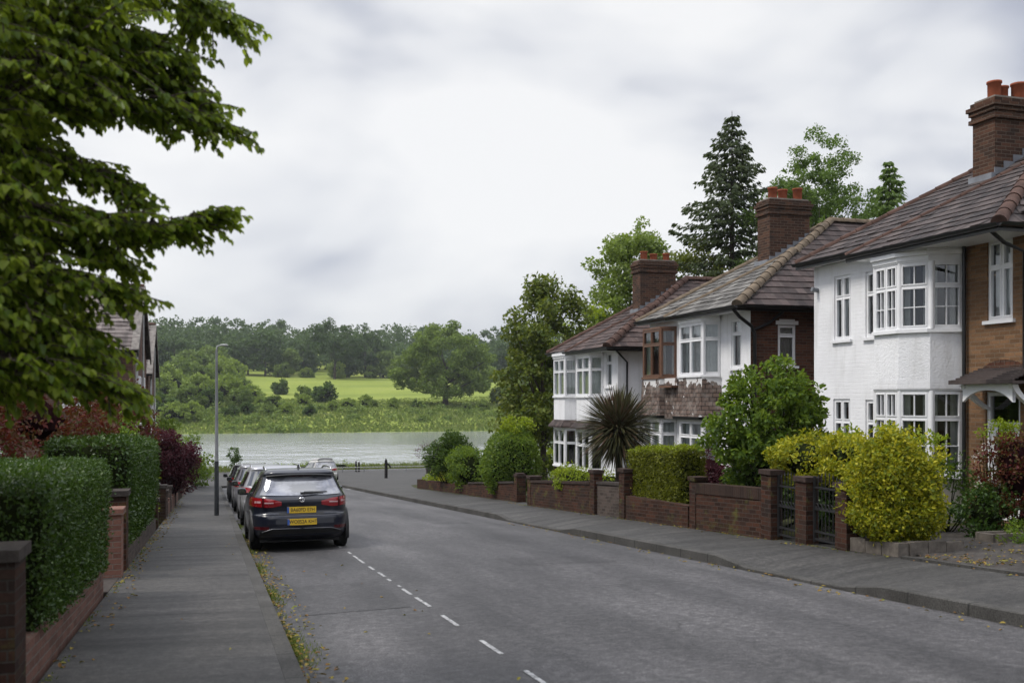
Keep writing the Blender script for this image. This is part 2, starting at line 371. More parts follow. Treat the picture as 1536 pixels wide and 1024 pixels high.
    # cars
    def paintm(name, col, metal=.3):
        m, nt, b = new_mat(name)
        c = mix(nt, ramp(nt, noise(nt, coords(nt, 'Object'), 3, 6, .7), [(.45, (0, 0, 0)), (.8, (.12, .12, .12))]), col, (.16, .15, .14))
        L(nt, c, b.inputs['Base Color']); b.inputs['Metallic'].default_value = metal; b.inputs['Roughness'].default_value = .32
        b.inputs['Coat Weight'].default_value = .55; b.inputs['Coat Roughness'].default_value = .05; b.inputs['Specular IOR Level'].default_value = .3; return m
    M['navy'] = paintm('navy_paint', (.005, .007, .016), .0)
    M['silver'] = paintm('silver_paint', (.36, .36, .38), .5)
    M['greycar'] = paintm('grey_paint', (.25, .25, .27), .5)
    M['blackcar'] = paintm('black_paint', (.02, .02, .022))
    M['beige'] = paintm('pale_silver_paint', (.46, .45, .42), .3)
    m, nt, b = new_mat('car_glass'); b.inputs['Base Color'].default_value = (.02, .022, .025, 1); b.inputs['Roughness'].default_value = .03
    b.inputs['IOR'].default_value = 2.1; b.inputs['Coat Weight'].default_value = .5; M['carglass'] = m
    m, nt, b = new_mat('car_glass_pale'); b.inputs['Base Color'].default_value = (.16, .165, .19, 1); b.inputs['Roughness'].default_value = .04
    c = ramp(nt, noise(nt, mapping(nt, coords(nt, 'Object'), (1.6, 1, 3)), 1.5, 3), [(.42, (.10, .105, .12)), (.5, (.20, .205, .235)), (.62, (.27, .28, .31))])
    L(nt, c, b.inputs['Base Color']); b.inputs['IOR'].default_value = 2.0; M['carglass_pale'] = m
    M['plastic'] = plain('black_plastic', (.010, .010, .011), .55)
    M['rubber'] = plain('rubber', (.014, .014, .014), .8, var=.3)
    M['alloy'] = plain('alloy', (.35, .35, .36), .3, .8)
    M['trim_grey'] = plain('trim_grey', (.12, .12, .13), .35, .6)
    M['chrome'] = plain('chrome', (.75, .75, .77), .12, 1.0, var=.02)
    m, nt, b = new_mat('tail_lens'); b.inputs['Base Color'].default_value = (.26, .007, .012, 1); b.inputs['Roughness'].default_value = .12; b.inputs['Coat Weight'].default_value = 1; M['tail'] = m
    m, nt, b = new_mat('lens_pale'); b.inputs['Base Color'].default_value = (.55, .35, .36, 1); b.inputs['Roughness'].default_value = .15; b.inputs['Coat Weight'].default_value = 1; M['lens_pale'] = m
    M['tail_dark'] = plain('tail_dark', (.06, .004, .006), .2)
    M['plate'] = plain('plate_yellow', (.62, .40, .02), .45, var=.04)
    M['plate_blue'] = plain('plate_blue', (.03, .09, .32), .4)
    M['steel_pole'] = plain('galvanised_pole', (.20, .205, .21), .5, .3, var=.3, nscale=3)
    M['pole_base'] = plain('pole_base_paint', (.022, .025, .028), .5, var=.4)
    M['timber_dark'] = plain('dark_timber', (.020, .018, .018), .8, var=.4)
    M['barge'] = plain('weathered_bargeboard', (.17, .155, .14), .8, var=.45, nscale=5)
    M['pale_rail'] = plain('pale_rail', (.34, .34, .33), .6, var=.2)
    M['bark'] = plain('bark', (.062, .050, .040), .95, var=.5, nscale=9, bmp=.8)
    M['bark_pale'] = plain('bark_pale', (.14, .13, .11), .95, var=.5, nscale=7, bmp=.6)
    # foliage
    M['lf_near'] = leafmat('leaf_foreground', [(.028, .058, .006), (.080, .132, .013), (.165, .225, .024), (.25, .29, .04)], .5, .34)
    M['lf_red'] = leafmat('leaf_red', [(.06, .010, .010), (.11, .018, .016), (.05, .075, .013), (.13, .028, .020)], .3)
    M['lf_hedge'] = leafmat('leaf_dark_hedge', [(.010, .027, .006), (.028, .062, .010), (.048, .090, .014), (.080, .13, .022)], .22, .34, spec=.3)
    M['lf_copper'] = leafmat('leaf_copper', [(.022, .006, .010), (.050, .012, .018), (.085, .022, .03)], .25, .4, (.12, .02, .03))
    M['lf_gold'] = leafmat('leaf_gold', [(.030, .062, .006), (.115, .155, .010), (.285, .28, .014), (.47, .41, .03)], .28)
    M['lf_lime'] = leafmat('leaf_lime', [(.08, .125, .008), (.17, .23, .014), (.29, .34, .024)], .35)
    M['lf_hedge2'] = leafmat('leaf_clipped', [(.05, .060, .007), (.11, .125, .010), (.21, .22, .018)], .25)
    M['lf_shrub'] = leafmat('leaf_shrub', [(.024, .052, .008), (.055, .105, .014), (.105, .17, .022), (.19, .245, .03)], .35)
    M['lf_mid'] = leafmat('leaf_mid', [(.020, .042, .007), (.046, .086, .012), (.085, .135, .020)], .3)
    M['lf_darktree'] = leafmat('leaf_dark_tree', [(.027, .048, .009), (.062, .096, .016), (.12, .155, .024), (.17, .185, .03)], .32)
    M['lf_pale'] = leafmat('leaf_pale', [(.075, .11, .022), (.14, .195, .038), (.22, .275, .06)], .4)
    M['lf_birch'] = leafmat('leaf_birch', [(.040, .070, .016), (.085, .14, .028), (.14, .205, .045)], .4)
    M['lf_conifer'] = leafmat('needles', [(.024, .038, .014), (.046, .066, .024), (.080, .10, .036)], .25, .6)
    M['lf_yew'] = leafmat('yew', [(.045, .064, .009), (.10, .125, .016), (.17, .19, .026)], .32)
    M['lf_wood'] = leafmat('leaf_woodland', [(.026, .050, .018), (.050, .086, .026), (.10, .145, .038)], .25, .7, ns=.075, nw=.62)
    M['lf_wood2'] = leafmat('leaf_woodland_light', [(.055, .088, .020), (.105, .155, .032), (.18, .235, .05)], .25, .7, ns=.1, nw=.5)
    M['lf_scrub'] = leafmat('leaf_scrub', [(.085, .125, .024), (.16, .22, .040), (.25, .31, .065)], .3, .7, ns=.12, nw=.5)
    M['lf_oak'] = leafmat('leaf_oak', [(.036, .064, .012), (.105, .160, .026), (.20, .255, .045)], .25, .7, ns=.25, nw=.5)
    M['reed'] = leafmat('reed', [(.055, .10, .022), (.11, .165, .034), (.18, .23, .055), (.25, .26, .095)], .2, .8)
    M['cordy'] = leafmat('cordyline', [(.026, .026, .014), (.050, .052, .024), (.088, .085, .036), (.135, .055, .050)], .15, .35, (.06, .05, .03))
    M['litter'] = leafmat('litter', [(.10, .045, .02), (.19, .10, .03), (.24, .19, .04), (.12, .14, .025)], .1, .8)
    M['verge'] = leafmat('verge', [(.05, .075, .014), (.10, .135, .02), (.16, .18, .035)], .25, .7)
    M['flower'] = leafmat('white_flowers', [(.5, .48, .46), (.7, .66, .66)], .2, .7)
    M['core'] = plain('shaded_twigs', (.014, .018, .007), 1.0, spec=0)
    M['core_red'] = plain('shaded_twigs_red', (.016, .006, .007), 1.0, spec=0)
make_materials()
# ------------------------------------------------------------------ foliage
def unit(a): return a/np.maximum(np.linalg.norm(a, axis=1, keepdims=True), 1e-9)
def leaf_arrays(P, D, Nn, ln, wd, kind):
    """positions, length directions, normals -> vertex array (n,k,3)"""
    n = len(P); D = unit(D); W = unit(np.cross(D, Nn)); U = np.cross(W, D)
    ln = np.broadcast_to(ln, (n,)).reshape(-1, 1); wd = np.broadcast_to(wd, (n,)).reshape(-1, 1)
    if kind == 'quad':
        return np.stack([P-D*ln*.5, P+W*wd*.5+D*ln*.06, P+D*ln*.5, P-W*wd*.5-D*ln*.06], 1)
    if kind == 'blade':
        return np.stack([P-W*wd*.5, P+W*wd*.5, P+D*ln+W*wd*.08, P+D*ln-W*wd*.08], 1)
    f = .22
    return np.stack([P, P+D*ln*.30+W*wd*.48+U*wd*f, P+D*ln*.68+W*wd*.36+U*wd*f*.8, P+D*ln-U*ln*.12,
                     P+D*ln*.68-W*wd*.36+U*wd*f*.8, P+D*ln*.30-W*wd*.48+U*wd*f], 1)
def mesh_from(vs, kind, name):
    n, k, _ = vs.shape; me = bpy.data.meshes.new(name)
    base = (np.arange(n)*k)[:, None]
    if k == 4: faces = base+np.array([[0, 1, 2, 3]])
    else: faces = np.concatenate([base+np.array([[0, 1, 2, 3]]), base+np.array([[0, 3, 4, 5]])], 1).reshape(-1, 4)
    faces = faces.reshape(-1, 4); nf = len(faces)
    me.vertices.add(n*k); me.vertices.foreach_set('co', vs.astype(np.float32).ravel())
    me.loops.add(nf*4); me.loops.foreach_set('vertex_index', faces.astype(np.int32).ravel())
    me.polygons.add(nf); me.polygons.foreach_set('loop_start', np.arange(0, nf*4, 4, dtype=np.int32))
    me.polygons.foreach_set('loop_total', np.full(nf, 4, dtype=np.int32))
    me.update(calc_edges=True); return me
def leaf_obj(name, P, D, Nn, ln, wd, kind, m, parent=None):
    org = root_org(parent) if parent is not None else V((0, 0, 0))
    vs = leaf_arrays(np.asarray(P), np.asarray(D), np.asarray(Nn), ln, wd, kind) - np.array(org)
    return link(name, mesh_from(vs, kind, name), parent, [m])
def rdir(g, n): return unit(g.normal(size=(n, 3)))

def crown_points(g, ells, ncl, clr, n, outer=.55):
    """clumped points through a crown: ells = (cx,cy,cz,rx,ry,rz)"""
    E_ = np.array(ells, float); vol = E_[:, 3]*E_[:, 4]*E_[:, 5]; pick = g.choice(len(E_), ncl, p=vol/vol.sum())
    d = rdir(g, ncl); r = (outer+(1-outer)*g.random(ncl))**.6
    C = E_[pick, :3] + d*E_[pick, 3:]*r[:, None]
    R_ = clr*(.6+.8*g.random(ncl))
    w = R_**2; k = g.choice(ncl, n, p=w/w.sum())
    dd = rdir(g, n); dd[:, 2] *= .75
    rr = R_[k]*g.random(n)**.45
    P = C[k]+dd*rr[:, None]
    return P, unit(dd), C
def tree(name, label, cat, base, h, ells, m, ncl=60, clr=.9, n=6000, leaf=.22, trunk=.2, limbs=14, group=None, seed=1, bark='bark', kind='quad', outer=.55, droop=.2, th=None, aspect=.62):
    """base: world point; ells relative to base"""
    g = np.random.default_rng(seed); b = np.array(base, float)
    P, O, C = crown_points(g, ells, ncl, clr, n, outer)
    P = P+b
    D = unit(rdir(g, n)+O*.6+np.array([0, 0, -droop])); Nn = unit(rdir(g, n)*.9+O*.7+np.array([0, 0, .5]))
    t = thing(name, tuple(base), label, cat, group)
    ln = leaf*(.6+.8*g.random(n))
    leaf_obj('crown', P, D, Nn, ln, ln*aspect, kind, M[m], t)
    mb = MB(); zt = th or h*.72; bv = V(base)
    pts = [bv+V((rnd.uniform(-.04, .04)*h*.3*i/5, rnd.uniform(-.04, .04)*h*.3*i/5, -.3+(zt+.3)*i/5)) for i in range(6)]
    mb.tube(pts, [trunk*(1.25 if i == 0 else 1-.75*i/5) for i in range(6)], 8)
    mb.build('trunk', M[bark], t)
    lb = MB(); idx = g.choice(len(C), min(limbs, len(C)), replace=False)
    for i in idx:
        c = V(C[i])+bv; z0 = min(max((c.z-bv.z)*.55, zt*.2), zt*.95); f = z0/zt
        p0 = pts[0].lerp(pts[-1], min(1, (z0+.3)/(zt+.3))); mid = p0.lerp(c, .5)+V((0, 0, -.06*(c-p0).length))
        r0 = trunk*(1-.75*f)*.5
        lb.tube([p0, mid, c], [r0, r0*.6, r0*.2], 5)
    if len(idx): lb.build('branches', M[bark], t)
    return t

def noise3(P, s, seed=0):
    a = P*s+seed
    return (np.sin(a[:, 0]*1.7+np.sin(a[:, 1]*2.1+seed))+np.sin(a[:, 1]*1.9+np.sin(a[:, 2]*1.6))+np.sin(a[:, 2]*2.3+np.sin(a[:, 0]*1.3+seed)))/3
def hedge(name, label, cat, x0, x1, y0, y1, zb, zt, m, n, leaf, core='core', slope=S, rough=.05, rad=.12, seed=3, kind='leaf', group=None, bulge=0, top_level=True, slope_top=None, growth=None):
    """a clipped hedge: a dark inner body under a close skin of leaves; top and foot follow the hill"""
    g = np.random.default_rng(seed); st = slope if slope_top is None else slope_top
    ym = (y0+y1)/2; base = (x0+x1)/2, ym, zb-slope*0+road_z(ym)*0
    t = thing(name, ((x0+x1)/2, ym, zb - slope*ym), label, cat, group)
    A = np.array([(y1-y0)*(x1-x0), (y1-y0)*(zt-zb), (y1-y0)*(zt-zb), (x1-x0)*(zt-zb), (x1-x0)*(zt-zb)])
    f = g.choice(5, n, p=A/A.sum()); u = g.random(n); w = g.random(n)
    P = np.zeros((n, 3)); O = np.zeros((n, 3))
    for k in range(5):
        q = f == k
        if k == 0: P[q] = np.c_[x0+u[q]*(x1-x0), y0+w[q]*(y1-y0), np.full(q.sum(), zt)]; O[q] = (0, 0, 1)
        if k in (1, 2): P[q] = np.c_[np.full(q.sum(), (x0, x1)[k-1]), y0+u[q]*(y1-y0), zb+w[q]*(zt-zb)]; O[q] = ((-1, 1)[k-1], 0, 0)
        if k in (3, 4): P[q] = np.c_[x0+u[q]*(x1-x0), np.full(q.sum(), (y0, y1)[k-3]), zb+w[q]*(zt-zb)]; O[q] = (0, (-1, 1)[k-3], 0)
    # round the arrises
    c = np.clip(P, [x0+rad, y0+rad, zb-9], [x1-rad, y1-rad, zt-rad]); d = P-c; l = np.linalg.norm(d, axis=1, keepdims=True)
    O2 = np.where(l > 1e-6, d/np.maximum(l, 1e-6), O); P = c+O2*rad
    if bulge: 
        e = (P[:, 2]-zb)/(zt-zb); P[:, 0] += np.sign(P[:, 0]-(x0+x1)/2)*bulge*(2*np.clip(e, 0, .85)-1)
    P += O2*(noise3(P, 2.2, seed)[:, None]*rough + g.normal(size=(n, 1))*rough*.55 - .01)
    def lift(P): 
        e = np.clip((P[:, 2]-zb)/(zt-zb), 0, 1); P[:, 2] -= (slope*(1-e)+st*e)*P[:, 1] + (0 if st == slope else (slope-st)*0); return P
    q = g.random(n) < .035; P[q] += O2[q]*(.02+.06*g.random((q.sum(), 1)))
    P = lift(P)
    D = unit(rdir(g, n)+O2*.5+np.array([0, 0, .25])); Nn = unit(O2+rdir(g, n)*.75)
    ln = leaf*(.6+.8*g.random(n))
    leaf_obj('foliage', P, D, Nn, ln, ln*.58, kind, M[m], t)
    if growth:
        k = (O2[:, 2] > .55); k &= g.random(n) < .75; Pg = P[k]+np.array([0, 0, .012])+g.normal(size=(k.sum(), 3))*.018
        leaf_obj('new_growth', Pg, unit(rdir(g, len(Pg))+np.array([0, 0, .6])), unit(rdir(g, len(Pg))*.7+np.array([0, 0, .8])), leaf*(.6+.7*g.random(len(Pg))), leaf*.5, kind, M[growth], t)
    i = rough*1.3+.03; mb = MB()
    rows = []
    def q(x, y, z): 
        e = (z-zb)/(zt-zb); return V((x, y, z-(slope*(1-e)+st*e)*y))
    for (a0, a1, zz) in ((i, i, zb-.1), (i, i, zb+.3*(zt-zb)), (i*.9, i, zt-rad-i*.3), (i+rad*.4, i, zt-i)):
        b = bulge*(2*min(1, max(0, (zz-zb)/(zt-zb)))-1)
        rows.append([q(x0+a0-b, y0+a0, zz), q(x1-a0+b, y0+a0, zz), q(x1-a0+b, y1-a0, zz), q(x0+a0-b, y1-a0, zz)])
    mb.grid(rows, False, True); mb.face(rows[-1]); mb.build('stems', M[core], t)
    return t
def skin_bush(name, label, cat, base, ells, m, n, leaf, core='core', seed=5, rough=.07, lump=3.0, kind='leaf', aspect=.6, group=None, floor=.02, shag=.5):
    """dense shrub: leaves over the outer skin of overlapping lobes, a shaded body inside"""
    g = np.random.default_rng(seed); b = np.array(base, float); E_ = np.array(ells, float)
    A = (E_[:, 3]*E_[:, 4]+E_[:, 4]*E_[:, 5]+E_[:, 3]*E_[:, 5]); k = g.choice(len(E_), n*3, p=A/A.sum()); d = rdir(g, n*3)
    P = E_[k, :3]+d*E_[k, 3:]*(1+.0)
    keep = P[:, 2] > floor
    for j in range(len(E_)): keep &= (((P-E_[j, :3])/(E_[j, 3:]*.93))**2).sum(1) > 1
    P = P[keep][:n]; O = unit(d[keep][:n]/E_[k[keep][:n], 3:]); n = len(P)
    nz = noise3(P, lump, seed)*.6+noise3(P, lump*2.7, seed+1)*.4
    P = P+O*(nz*rough-rough*.3-np.abs(g.normal(size=n))*rough*.9)[:, None]+g.normal(size=(n, 3))*rough*.2
    t = thing(name, tuple(base), label, cat, group)
    D = unit(rdir(g, n)*shag*1.6+O*.5+np.array([0, 0, .15])); Nn = unit(O+rdir(g, n)*.7+np.array([0, 0, .3])); ln = leaf*(.6+.8*g.random(n))
    leaf_obj('foliage', P+b, D, Nn, ln, ln*aspect, kind, M[m], t)
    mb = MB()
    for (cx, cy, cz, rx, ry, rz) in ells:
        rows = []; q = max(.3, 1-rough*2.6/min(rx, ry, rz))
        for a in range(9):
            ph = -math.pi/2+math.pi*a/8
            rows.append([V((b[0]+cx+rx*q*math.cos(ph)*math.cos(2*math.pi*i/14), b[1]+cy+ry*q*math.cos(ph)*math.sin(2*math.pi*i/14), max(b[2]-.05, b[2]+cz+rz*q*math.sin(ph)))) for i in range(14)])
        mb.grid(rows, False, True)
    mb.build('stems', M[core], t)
    return t
def bush(name, label, cat, base, r, h, m, n, leaf, ells=None, ncl=40, clr=.3, group=None, seed=5, core='core', corescale=.62, kind='leaf', stems=6, aspect=.6, outer=.6, up=.2):
    g = np.random.default_rng(seed); b = np.array(base, float)
    ells = ells or [(0, 0, h*.52, r, r, h*.48)]
    P, O, C = crown_points(g, ells, ncl, clr, n, outer)
    P[:, 2] = np.maximum(P[:, 2], .02); P = P+b
    t = thing(name, tuple(base), label, cat, group)
    D = unit(rdir(g, n)+O*.8+np.array([0, 0, up])); Nn = unit(rdir(g, n)*.8+O*.6+np.array([0, 0, .6]))
    ln = leaf*(.6+.8*g.random(n))
    leaf_obj('foliage', P, D, Nn, ln, ln*aspect, kind, M[m], t)
    mb = MB()
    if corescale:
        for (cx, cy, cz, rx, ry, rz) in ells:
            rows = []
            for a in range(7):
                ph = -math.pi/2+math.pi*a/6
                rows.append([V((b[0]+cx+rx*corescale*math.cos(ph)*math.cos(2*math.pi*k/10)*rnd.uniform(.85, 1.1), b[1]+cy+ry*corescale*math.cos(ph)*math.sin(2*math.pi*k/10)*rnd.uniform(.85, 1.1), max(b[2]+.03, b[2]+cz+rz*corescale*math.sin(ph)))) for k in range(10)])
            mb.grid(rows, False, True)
    for k in range(stems):
        c = V(C[k % len(C)])+V(b); p0 = V(b)+V((rnd.uniform(-.1, .1)*r, rnd.uniform(-.1, .1)*r, -.1))
        mb.tube([p0, p0.lerp(c, .5)+V((0, 0, .05)), c], [.03*max(.5, r), .018*max(.5, r), .006], 5)
    if mb.f: mb.build('stems', M[core], t)
    return t
# ------------------------------------------------------------------ the lie of the land
WATER = -6.9
def lerp_tab(tab, y):
    if y <= tab[0][0]: return tab[0][1]
    for (a, za), (b, zb) in zip(tab, tab[1:]):
        if y <= b: return za+(zb-za)*(y-a)/(b-a)
    return tab[-1][1]
PROFILE = [(-60, 60*S), (104, -104*S), (112, -6.42), (124, -6.6), (129, -6.95), (136, -8.4), (245, -8.6), (255, -7.0), (258, -6.4), (266, -4.4), (282, -1.4), (300, .6), (330, 1.9), (400, 6.0), (480, 11), (520, 14.5), (600, 24), (720, 34), (900, 36), (2500, 38)]
def garden(x):
    return lerp_tab([(-1.3, .08), (-1.16, -.06), (7.4, -.08), (9.02, -.02), (9.12, .17), (11, .24), (13, .33), (18, .4), (60, .4)], x)
def ground_z(x, y):
    z = lerp_tab(PROFILE, y); k = min(1, max(0, (63-y)/12)); z += garden(x)*k
    if x < -1.4 and (-5 < y < 12.5 or 15.9 < y < 23.9): z += .32
    if y < 118: z -= .07*(1-k)
    if y > 250:
        t = min(1, (y-250)/30)
        z += t*(.55*math.sin(x*.021+y*.013)+.35*math.sin(x*.06+1+y*.04)) + min(1, max(0, (y-300)/200))*(1.6*math.sin(x*.008+1.9))
    return z
def setting():
    xs = [-1500, -900, -600, -420, -300, -220, -170, -130, -100, -80, -62, -48, -36, -26, -18, -12, -8, -5, -3, -1.9, -1.3, -1.16, .5, 3, 7.4, 9.02, 9.12, 10, 11, 12, 13, 15, 18, 23, 30, 38, 48, 60, 75, 95, 120, 150, 190, 240, 300, 380, 480, 620, 800, 1100, 1600]
    ys = [-60, -20, -8, 0, 4, 8, 12, 12.4, 12.7, 15.7] + list(range(16, 104, 4)) + [104, 108, 112, 118, 121, 124, 126.5, 129, 131, 136, 160, 200, 235, 245, 250, 253, 255, 256.5, 258, 261, 264, 268, 273, 279, 285, 292, 300, 310, 320, 330, 345, 360, 380, 400, 425, 450, 480, 500, 520, 560, 600, 660, 720, 900, 1400, 2500]
    mb = MB(); mb.grid([[V((x, y, ground_z(x, y)+(0 if x*x > 400 and y < 100 else 0))) for x in xs] for y in ys], True)
    tag(mb.build('ground', M['ground']), kind='structure')
    mb = MB(); mb.grid([[V((x, y, WATER)) for x in (-1500, -300, -60, 60, 300, 1500)] for y in (124, 160, 200, 230, 262)], True)
    tag(mb.build('river_water', M['river']), kind='structure')
    # carriageway with camber
    mb = MB(); rows = []
    for k in range(0, 41):
        y = -14+77*k/40; row = []
        for j in range(9):
            x = .655+(7.30-.655)*j/8; row.append(V((x, y, road_z(y)+.05*(1-((x-3.98)/3.33)**2)-.02)))
        rows.append(row)
    mb.grid(rows, True); tag(mb.build('road', M['asphalt']), kind='structure')
    # forecourt beyond the end of the road
    mb = MB(); mb.grid([[V((x, y, lerp_tab(PROFILE, y)+.03+(.03 if y < 64 else .05))) for x in (-70, -20, -1.2, .6, 4, 7.4, 9.4, 14, 30, 55)] for y in (63.15, 70, 78, 86, 94, 104, 110, 114)], True)
    mb.grid([[V((x, y, road_z(y)+.186)) for x in (9.42, 14, 22)] for y in (47.5, 55, 63.14)], True)
    tag(mb.build('forecourt', M['footway']), kind='structure')
    # left footway
    mb = MB(); mb.grid([[V((x, y, road_z(y)+.10+dz)) for x, dz in ((-1.16, .03), (-.6, .02), (0, .012), (.515, 0))] for y in [-14+78*k/30 for k in range(31)]], True)
    tag(mb.build('left_footway', M['footway']), kind='structure')
    mb = MB()
    for y0 in range(-14, 64, 2):
        mb.box(.515, .655, y0, y0+2, -.15, .103, lambda x, y: road_z(y))
    o = mb.build('left_kerb', M['kerb'], bevel=.012); tag(o, kind='structure')
    # right kerb: full height, dropped at the crossings
    KH = [(-14, .115), (9.6, .115), (10.4, .025), (12.6, .025), (13.5, .125), (19.6, .125), (20.6, .03), (24.5, .03), (25.5, .12), (70, .12)]
    kh = lambda y: lerp_tab(KH, y)
    ys = [-14, -8, -4, 0, 4, 7, 8.5, 9.6, 10, 10.4, 11.5, 12.6, 13.05, 13.5, 15, 17, 19.6, 20.1, 20.6, 22.5, 24.5, 25, 25.5, 28, 31, 34, 38, 42, 46, 50, 54, 58, 61]
    cx = lambda y: 7.29 + (0 if y < 50 else .0)
    mb = MB(); mb.grid([[V((cx(y), y, road_z(y)-.15)), V((cx(y)+.012, y, road_z(y)+kh(y)-.012)), V((cx(y)+.028, y, road_z(y)+kh(y))), V((cx(y)+.145, y, road_z(y)+kh(y)+.002)), V((cx(y)+.145, y, road_z(y)-.15))] for y in ys], False)
    # across the end of the road, round the corner
    arc = [(7.29-2.0*(1-math.cos(a)), 61+2.0*math.sin(a)) for a in [math.pi/2*k/6 for k in range(7)]] + [(3, 63), (.6, 63)]
    mb.grid([[V((x, y, road_z(y)-.15)), V((x, y, road_z(y)+.11)), V((x+.12, y+.13, road_z(y)+.11)), V((x+.12, y+.13, road_z(y)-.15))] for x, y in arc], False)
    tag(mb.build('right_kerb', M['kerb']), kind='structure')
    mb = MB(); mb.grid([[V((x, y, road_z(y)+kh(y)*(1-t)+.19*t-.001)) for x, t in ((cx(y)+.145, 0), (7.8, .35), (8.4, .8), (9.06, 1.0), (9.5, 1.02))] for y in ys+[63.2]], True)
    tag(mb.build('right_footway', M['footway']), kind='structure')
        # paved drive in front of the nearest house
    mb = MB(); mb.grid([[V((x, y, road_z(y)+.2+(x-9.03)*.03+.012)) for x in (9.03, 10, 11, 12, 13.0, 16)] for y in (-4, 4, 8, 10, 11.3)], False)
    tag(mb.build('driveway', M['setts']), kind='structure')
    mb = MB(); mb.grid([[V((x, y, road_z(y)+.2+(x-9.03)*.03+.008)) for x in (9.3, 10, 11, 12, 13.0)] for y in (11.25, 12, 13, 14.4)], False)
    tag(mb.build('garden_path', M['setts']), kind='structure')
    mb = MB(); mb.box(8.97, 9.05, -4, 11.4, .1, .222, lambda x, y: road_z(y)); tag(mb.build('driveway_edging', M['kerb']), kind='structure')
    # lane line: short worn dashes
    mb = MB()
    spots = [(5.6, .6), (6.85, .46), (7.99, .67), (9.48, .69), (10.81, .36), (11.22, .37), (11.83, .58), (12.61, .14), (13.26, .23), (13.74, .59), (14.69, .48), (15.68, .66), (16.45, .5), (17.3, .39), (18.6, .3), (23.2, .5), (24.6, .5)]
    rz = lambda x, y: road_z(y)+.05*(1-((x-3.98)/3.33)**2)-.02+.005
    for y, l in spots:
        x = 2.33+rnd.uniform(-.01, .01); w = .021
        mb.face([V((a, b, rz(a, b))) for a, b in ((x-w, y), (x+w, y), (x+w, y+l), (x-w, y+l))])
    pm = MB(); rp = lambda x, y: rz(x, y)-.002
    for x0, x1, y0, y1 in ((.95, 2.15, 10.9, 13.4), (4.4, 6.0, 14.2, 15.3), (5.3, 6.2, 24, 29)):
        pm.grid([[V((x0+(x1-x0)*i/4, y0+(y1-y0)*k/6, rp(x0+(x1-x0)*i/4, y0+(y1-y0)*k/6))) for i in range(5)] for k in range(7)], True)
    tag(pm.build('road_patches', M['asphalt_patch']), kind='structure')
    for k in range(5):
        x = 4.1+k*.75
        mb.face([V((a, b, rz(a, b)+.002)) for a, b in ((x, 53.6), (x+.5, 53.6), (x+.5, 54.9), (x, 54.9))])
    tag(mb.build('road_markings', M['paint']), kind='structure')
    # threshold slab in the left gateway
    mb = MB(); mb.box(-2.6, -1.165, 12.75, 14.35, -.05, .135, lambda x, y: road_z(y)); tag(mb.build('gateway_paving', M['cap']), kind='structure')
setting()

# ------------------------------------------------------------------ growth and litter along the edges
def edge_growth():
    g = np.random.default_rng(11)
    n = 15000; y = 4.5+g.random(n)**1.4*24; dens = noise3(np.c_[y, y*0, y*0], 1.1, 2)
    keep = dens+g.normal(size=n)*.3 > -.12; y = y[keep]; n = len(y)
    x = .665+np.abs(g.normal(size=n))*.085*(1.3-.02*y); z = -S*y-.01
    D = unit(np.c_[g.normal(size=n)*.5, g.normal(size=n)*.5, .6+g.random(n)*.6]); Nn = rdir(g, n)
    o = leaf_obj('verge_grass', np.c_[x, y, z], D, Nn, .022+.035*g.random(n), .011, 'blade', M['verge'])
    tag(o, 'thin strip of yellow green grass and weeds along the foot of the left kerb', 'grass', kind='stuff')
    P = []; 
    def strip(n, x0, x1, y0, y1, h, p=1.5):
        for _ in range(n):
            yy = y0+(y1-y0)*g.random()**p; xx = x0+(x1-x0)*g.random()**2
            P.append((xx, yy, road_z(yy)+h))
    strip(900, .67, 1.0, 4.5, 22, .012); strip(26, .7, 2.6, 5, 18, .02)
    strip(170, -1.13, -.85, 5.5, 30, .137, 1.2); strip(26, -1.0, .45, 5.5, 22, .13); strip(230, -1.13, -.9, 13, 40, .137, 1)
    strip(150, 7.27, 6.95, 6, 24, .0, 1); strip(120, 8.98, 8.75, 9, 30, .2, 1); strip(170, 9.1, 10.6, 9.9, 11.2, .235, 1)
    strip(120, 10.2, 12.6, 10.2, 12.5, .27, 1)
    P = np.array(P); n = len(P)
    Nn = unit(rdir(g, n)*.35+np.array([0, 0, 1])); D = rdir(g, n); D[:, 2] *= .15
    ln = .028+.035*g.random(n)
    o = leaf_obj('fallen_leaves', P, D, Nn, ln, ln*.65, 'leaf', M['litter'])
    tag(o, 'scattered brown and yellow fallen leaves along the kerbs and wall feet', 'leaf litter', kind='stuff')
    # moss and weeds at the wall feet
    P = []
    for _ in range(2600):
        if g.random() < .55: yy = 6+g.random()*40; P.append((-1.15+abs(g.normal())*.05, yy, road_z(yy)+.125))
        else: yy = 12+g.random()*34; P.append((9.0-abs(g.normal())*.05+(0.3 if yy > 29.5 else 0), yy, road_z(yy)+.185))
    P = np.array(P); keep = noise3(P, 1.3, 4)+g.normal(size=len(P))*.2 > .12; P = P[keep]; n = len(P)
    D = unit(np.c_[g.normal(size=n)*.6, g.normal(size=n)*.6, .4+g.random(n)*.6])
    o = leaf_obj('wall_foot_weeds', P, D, rdir(g, n), .03+.06*g.random(n), .018, 'quad', M['verge'])
    tag(o, 'patchy low weeds and moss along the feet of the garden walls', 'weeds', kind='stuff')
edge_growth()

